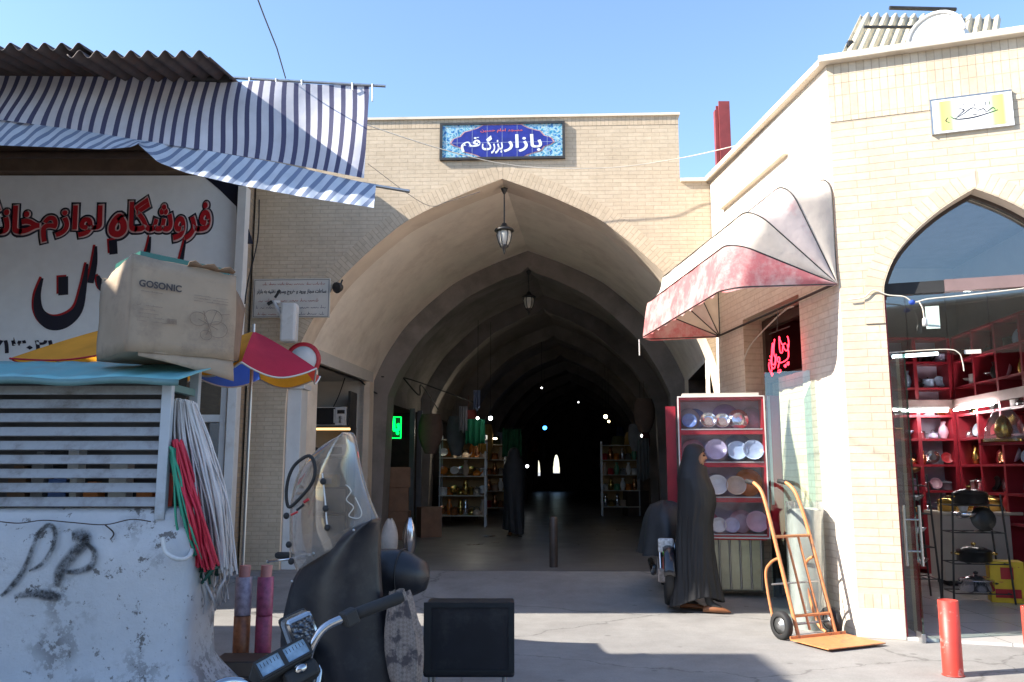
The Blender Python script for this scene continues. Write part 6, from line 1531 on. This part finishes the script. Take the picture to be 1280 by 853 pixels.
# brown cartons by the left pier
BC = mat('brown_carton', (.22, .12, .07), .8, var=.15)
for k, (s, d, w, h, z, lab) in enumerate(((-2.42, 4.7, .42, .5, 0, 'brown carton on the floor at the foot of the left pier'), (-2.44, 4.72, .40, .42, .502, 'brown carton in the middle of the stack by the left pier'), (-2.42, 4.7, .38, .36, .924, 'brown carton topmost of the stack by the left pier'), (-1.98, 5.3, .40, .55, 0, 'low brown carton standing right of the carton stack'))):
    carton(lab, w, .35, h, BC, FG @ T(*along(s, d, z + FLOOR + .005)) @ RZ(R(8 * k)), 'brown cartons inside the arch')
G['pale cloth'] = mat('pale_cloth', (.5, .46, .42), .8)
for k, (px, py, r, c, lab) in enumerate(((487, 668, .12, 'pale cloth', 'pale rounded bundle on the floor inside the arch, just right of the leg cover'), (512, 664, .10, 'silver', 'silver wrapped bundle standing right of the pale one'))):
    q = at(px, py, 11.9 + .3 * k); mb = MB(); mb.grid(lambda u, v: Vector((r * math.cos(2 * PI * u) * math.sin(PI * min(.97, v * .9 + .03)) ** .6, r * .8 * math.sin(2 * PI * u) * math.sin(PI * min(.97, v * .9 + .03)) ** .6, .02 + .55 * (1 - v) + .02 * math.sin(u * 30))), 18, 10, True, closeu=True); o = mb.build('bundle', G[c]); o.location = (q.x, q.y, FLOOR); tag(o, lab, 'bundle')
# steel shutter posts of the left stalls
for k, (s, d, lab) in enumerate(((-2.50, 6.1, 'dark steel shutter post nearer the green neon sign'), (-2.48, 6.7, 'dark steel shutter post nearer the lit goods shelf'))):
    mb = MB(); K = FG @ T(*along(s, d, FLOOR)); mb.box(-.05, .05, -.05, .05, 0, 2.45); mb.box(-.07, .07, -.07, .07, 0, .04); o = mb.build('shutter_post', mat('gunmetal', (.14, .14, .15), .5, .4), bevel=.006); o.matrix_world = K; tag(o, lab, 'post')
# lit goods shelf
LSM = FG @ T(*along(-2.30, 8.0, FLOOR + .006))
GS = thing('goods_shelf', 'lit freestanding shelf crowded with small goods deep on the left of the hall', 'shelf unit', M=LSM)
for x in (0, 1.0):
    for y in (0, .4): mb = MB(); mb.box(x - .015, x + .015, y - .015, y + .015, 0, 2.0); mb.build('upright', M_STEEL, GS)
lz = [.25, .68, 1.1, 1.5, 1.9]
for z in lz: mb = MB(); mb.box(-.02, 1.02, -.02, .42, z - .02, z); mb.build('shelf', M_WHITEPL, GS)
mb = MB(); mb.box(-.02, 1.02, .41, .425, .2, 1.9); mb.build('back_board', mat('warm_board', (.34, .22, .10), .7), GS)
mb = MB(); mb.tube([LSM @ Vector((.15, -.06, 2.08)), LSM @ Vector((.95, -.06, 2.02))], .03, 8); tag(mb.build('shelf_lamp', emit('white_shelf_lamp', (1, .93, .75), 9)), 'bright white strip lamp over the lit goods shelf', 'lamp')
rnd = random.Random(5)
SGN = 'small goods on the lit shelf'
for li, z in enumerate(lz[:-1]):
    seen_ = set()
    for k in range(8):
        for _ in range(20):
            kd, c = rnd.choice(['vase', 'pot', 'bowl', 'kettle']), rnd.choice(['white', 'gold', 'silver', 'orange', 'beige', 'copper'])
            if (kd, c) not in seen_: break
        seen_.add((kd, c))
        lab = f'{c} {kd} on the {["lowest", "second", "third", "topmost"][li]} tier of the lit goods shelf'
        Mx = LSM @ T(.07 + .123 * k, .10 + .12 * (k % 2), z + .001)
        if kd == 'vase': vase(lab, .075, .34, G[c], Mx, SGN)
        elif kd == 'pot': pot(lab, .085, .15, G[c], G['black'], Mx, SGN)
        elif kd == 'bowl': bowl(lab, .10, G[c], Mx, SGN, 60)
        else: kettle(lab, .09, G[c], G['black'], Mx, SGN)
for nm2, s2, d2, lab2, lampc in (('left', -2.32, 11.9, 'second goods shelf farther along the left side of the dim hall', 3.5), ('right', 1.25, 12.6, 'goods shelf standing in shade on the right side of the dim hall', 0)):
    M2 = FG @ T(*along(s2, d2, FLOOR + .006))
    dup(GS, M2, lab2)
    for li, z in enumerate(lz[:-1]):
        for k in range(6):
            c = rnd.choice(['white', 'gold', 'silver', 'orange', 'beige', 'copper', 'green', 'red']); kd = 'pot' if (k + li) % 2 else 'vase'
            lab = f'{c} {kd} on the {["lowest", "second", "third", "topmost"][li]} tier of the {"second shelf on the left" if nm2 == "left" else "shaded shelf on the right"} of the hall'
            Mx = M2 @ T(.09 + .16 * k, .15, z + .001)
            if kd == 'vase': vase(lab, .075, .33, G[c], Mx, 'small goods on the farther shelves')
            else: pot(lab, .08, .15, G[c], G['black'], Mx, 'small goods on the farther shelves')
    if lampc:
        mb = MB(); mb.tube([M2 @ Vector((.2, -.06, 2.05)), M2 @ Vector((.8, -.06, 2.05))], .022, 8); tag(mb.build('shelf_lamp', emit('dim_shelf_lamp', (1, .85, .6), lampc)), 'dimmer strip lamp over the second goods shelf', 'lamp')
# hanging cloths and garments
def drape(label, px0, px1, py0, py1, Y, c, name='hanging_cloth'):
    a, b_ = at(px0, py0, Y), at(px1, py1, Y)
    mb = MB(); mb.grid(lambda u, v: Vector((lerp(a.x, b_.x, u), Y + .04 * math.sin(u * 22) * (.4 + v), lerp(a.z, b_.z, v) + .03 * math.sin(u * 9) * v)), 24, 8, True)
    tag(mb.build(name, cloth('drape_cloth', c, .3), solid=.006), label, 'cloth', 'cloths hanging in the hall')
drape('dark green cloth hanging above the lit goods shelf', 582, 606, 524, 556, 17.5, (.02, .22, .10))
drape('large dim green cloth hanging in the middle of the hall', 628, 652, 536, 572, 22, (.015, .12, .06))
drape('pale narrow garment hanging beside the green cloth', 574, 584, 508, 540, 17.4, (.35, .33, .34))
drape('blue grey garment hanging high in the hall', 592, 600, 488, 512, 17.3, (.25, .28, .4))
drape('small red and yellow cloth near the green cloth', 598, 608, 555, 566, 17.2, (.4, .2, .03))
drape('dark garment hanging on the right side of the hall', 796, 812, 548, 600, 16.0, (.10, .10, .09))
# lamps along the hall
def lamp(label, px, py, Y, r, c, s):
    q = at(px, py, Y); t_ = thing('hall_lamp', label, 'lamp', q, group='lamps burning in the hall')
    mb = MB(); mb.ball((0, 0, 0), (r, r, r), 12, 8); mb.build('bulb', emit('lamp_glow', c, s), t_)
    mb = MB(); mb.lathe([(r * .5, r * .8), (r * .5, r * 1.6), (0, r * 1.7)], 10); mb.build('holder', M_RUBBER, t_)
    mb = MB(); mb.tube([(0, 0, r * 1.6), (0, 0, max(.3, 4.4 - q.z))], .006, 4); mb.build('flex', M_RUBBER, t_)
lamp('white bulb above the lit goods shelf', 597, 523, 17.0, 0.028, (1, 1, .95), 5.6)
lamp('larger white bulb right of the lit goods shelf', 613, 523, 17.2, 0.040, (.9, .95, 1), 8.4)
lamp('blue lamp in the middle of the hall', 681, 535, 26, 0.062, (.05, .35, 1), 3.1)
lamp('small white bulb low beside the narrow daylight slit', 659, 583, 28, 0.050, (.9, .95, 1), 4.9)
lamp('white bulb on the right side of the hall near the woman', 801, 545, 19, 0.037, (1, .97, .9), 6.3)
lamp('warm yellow lamp high on the right of the hall', 757, 521, 24, 0.056, (1, .8, .45), 4.2)
lamp('second warm lamp just right below the high one', 761, 527, 24.3, 0.037, (1, .75, .4), 3.1)
lamp('tiny white bulb low on the right of the hall', 754, 567, 27, 0.031, (1, 1, 1), 4.2)
lamp('small white bulb high in the middle of the vault', 677, 485, 20, 0.019, (1, 1, 1), 3.1)
lamp('tiny bulb high right of the middle of the vault', 723, 503, 25, 0.022, (1, 1, 1), 2.1)
# further passers-by
P2 = thing('person', 'person in a dark chador walking far inside the dark hall', 'person', M=T(*cl(-.42, 5.6, FLOOR + .006)) @ RZ(R(10)))
for ch in list(WOM.children):
    c = ch.copy(); LINK(c); c.parent = P2
    if c.name.startswith('chador'): c.data = c.data.copy(); c.data.materials[0] = M_RUBBER
    for g in list(ch.children): d = g.copy(); LINK(d); d.parent = c
# goods piled along the hall
rnd = random.Random(9)
for k in range(8):
    sgn = 1 if k % 2 else -1; d = 10.5 + 2.4 * k
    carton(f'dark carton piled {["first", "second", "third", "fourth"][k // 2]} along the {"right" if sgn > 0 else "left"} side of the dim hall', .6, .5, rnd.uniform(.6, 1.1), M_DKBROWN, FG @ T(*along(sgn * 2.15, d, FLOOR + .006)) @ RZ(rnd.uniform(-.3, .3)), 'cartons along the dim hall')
hc = [('brown', (.10, .06, .04)), ('grey', (.14, .14, .14)), ('dark red', (.14, .02, .02)), ('ochre', (.24, .15, .04)), ('olive', (.07, .08, .03)), ('pale', (.34, .32, .30)), ('blue', (.03, .05, .14)), ('black', (.02, .02, .02))]
for k in range(28):
    sgn = 1 if k % 2 else -1; n_, c_ = hc[(k // 2) % 8]; d = 4.9 + 1.15 * k; s_ = rnd.uniform(1.75, 2.35)
    top = rnd.uniform(2.35, 2.9); h_ = rnd.uniform(.45, 1.0); w_ = rnd.uniform(.14, .24)
    mb = MB(); mb.tube([(0, 0, 0), (0, 0, .35)], .006, 4)
    mb.grid(lambda u, v: Vector((w_ * (.35 + .65 * math.sin(PI * min(1, .2 + v * .75))) * math.cos(2 * PI * u) * (1 + .12 * math.sin(u * 44)), w_ * .6 * math.sin(2 * PI * u), -h_ * v)), 16, 7, True, closeu=True)
    o = mb.build('hanging_goods', mat('hung_cloth_' + n_.replace(' ', '_'), c_, .8)); o.matrix_world = T(*cl(sgn * s_, d, top))
    row = ['nearest', 'middle', 'farther', 'farthest'][min(3, k // 16)]
    tag(o, f'{n_} goods hung in the {row} part of the dim hall, {"right" if sgn > 0 else "left"} side', 'hung goods', 'goods hung along the dim hall')
# cables inside the arch
for k, (pts, lab) in enumerate(((((-2.55, 3.85, 3.0), (-2.3, 4.6, 3.05), (-1.9, 6, 2.95), (-1.5, 8.2, 2.85)), 'black cable drooping from the left pier into the hall'), (((-2.5, 4.3, 3.3), (-2.2, 5.2, 2.8), (-2.4, 6.4, 3.1), (-2.3, 7.7, 2.7)), 'tangled black cable below the first rib'), (((-2.78, .6, 3.05), (-2.72, 2.2, 2.98), (-2.66, 3.8, 2.72), (-2.5, 4.4, 2.7)), 'black cable running along the lintel of the microwave stall'))):
    mb = MB(); mb.tube(crom([cl(*p) for p in pts], 8), .014, 6); tag(mb.build('hall_cable', M_RUBBER), lab, 'cable')
# signs and a low post in the shaded mouth of the hall
mb = MB(); mb.lathe([(.055, 0), (.055, .62), (.05, .64), (0, .645)], 16); o = mb.build('floor_post', mat('worn_steel_post', (.10, .08, .07), .35, .6)); o.location = cl(.62, .45, FLOOR); tag(o, 'short worn steel post standing alone in the mouth of the hall', 'post')
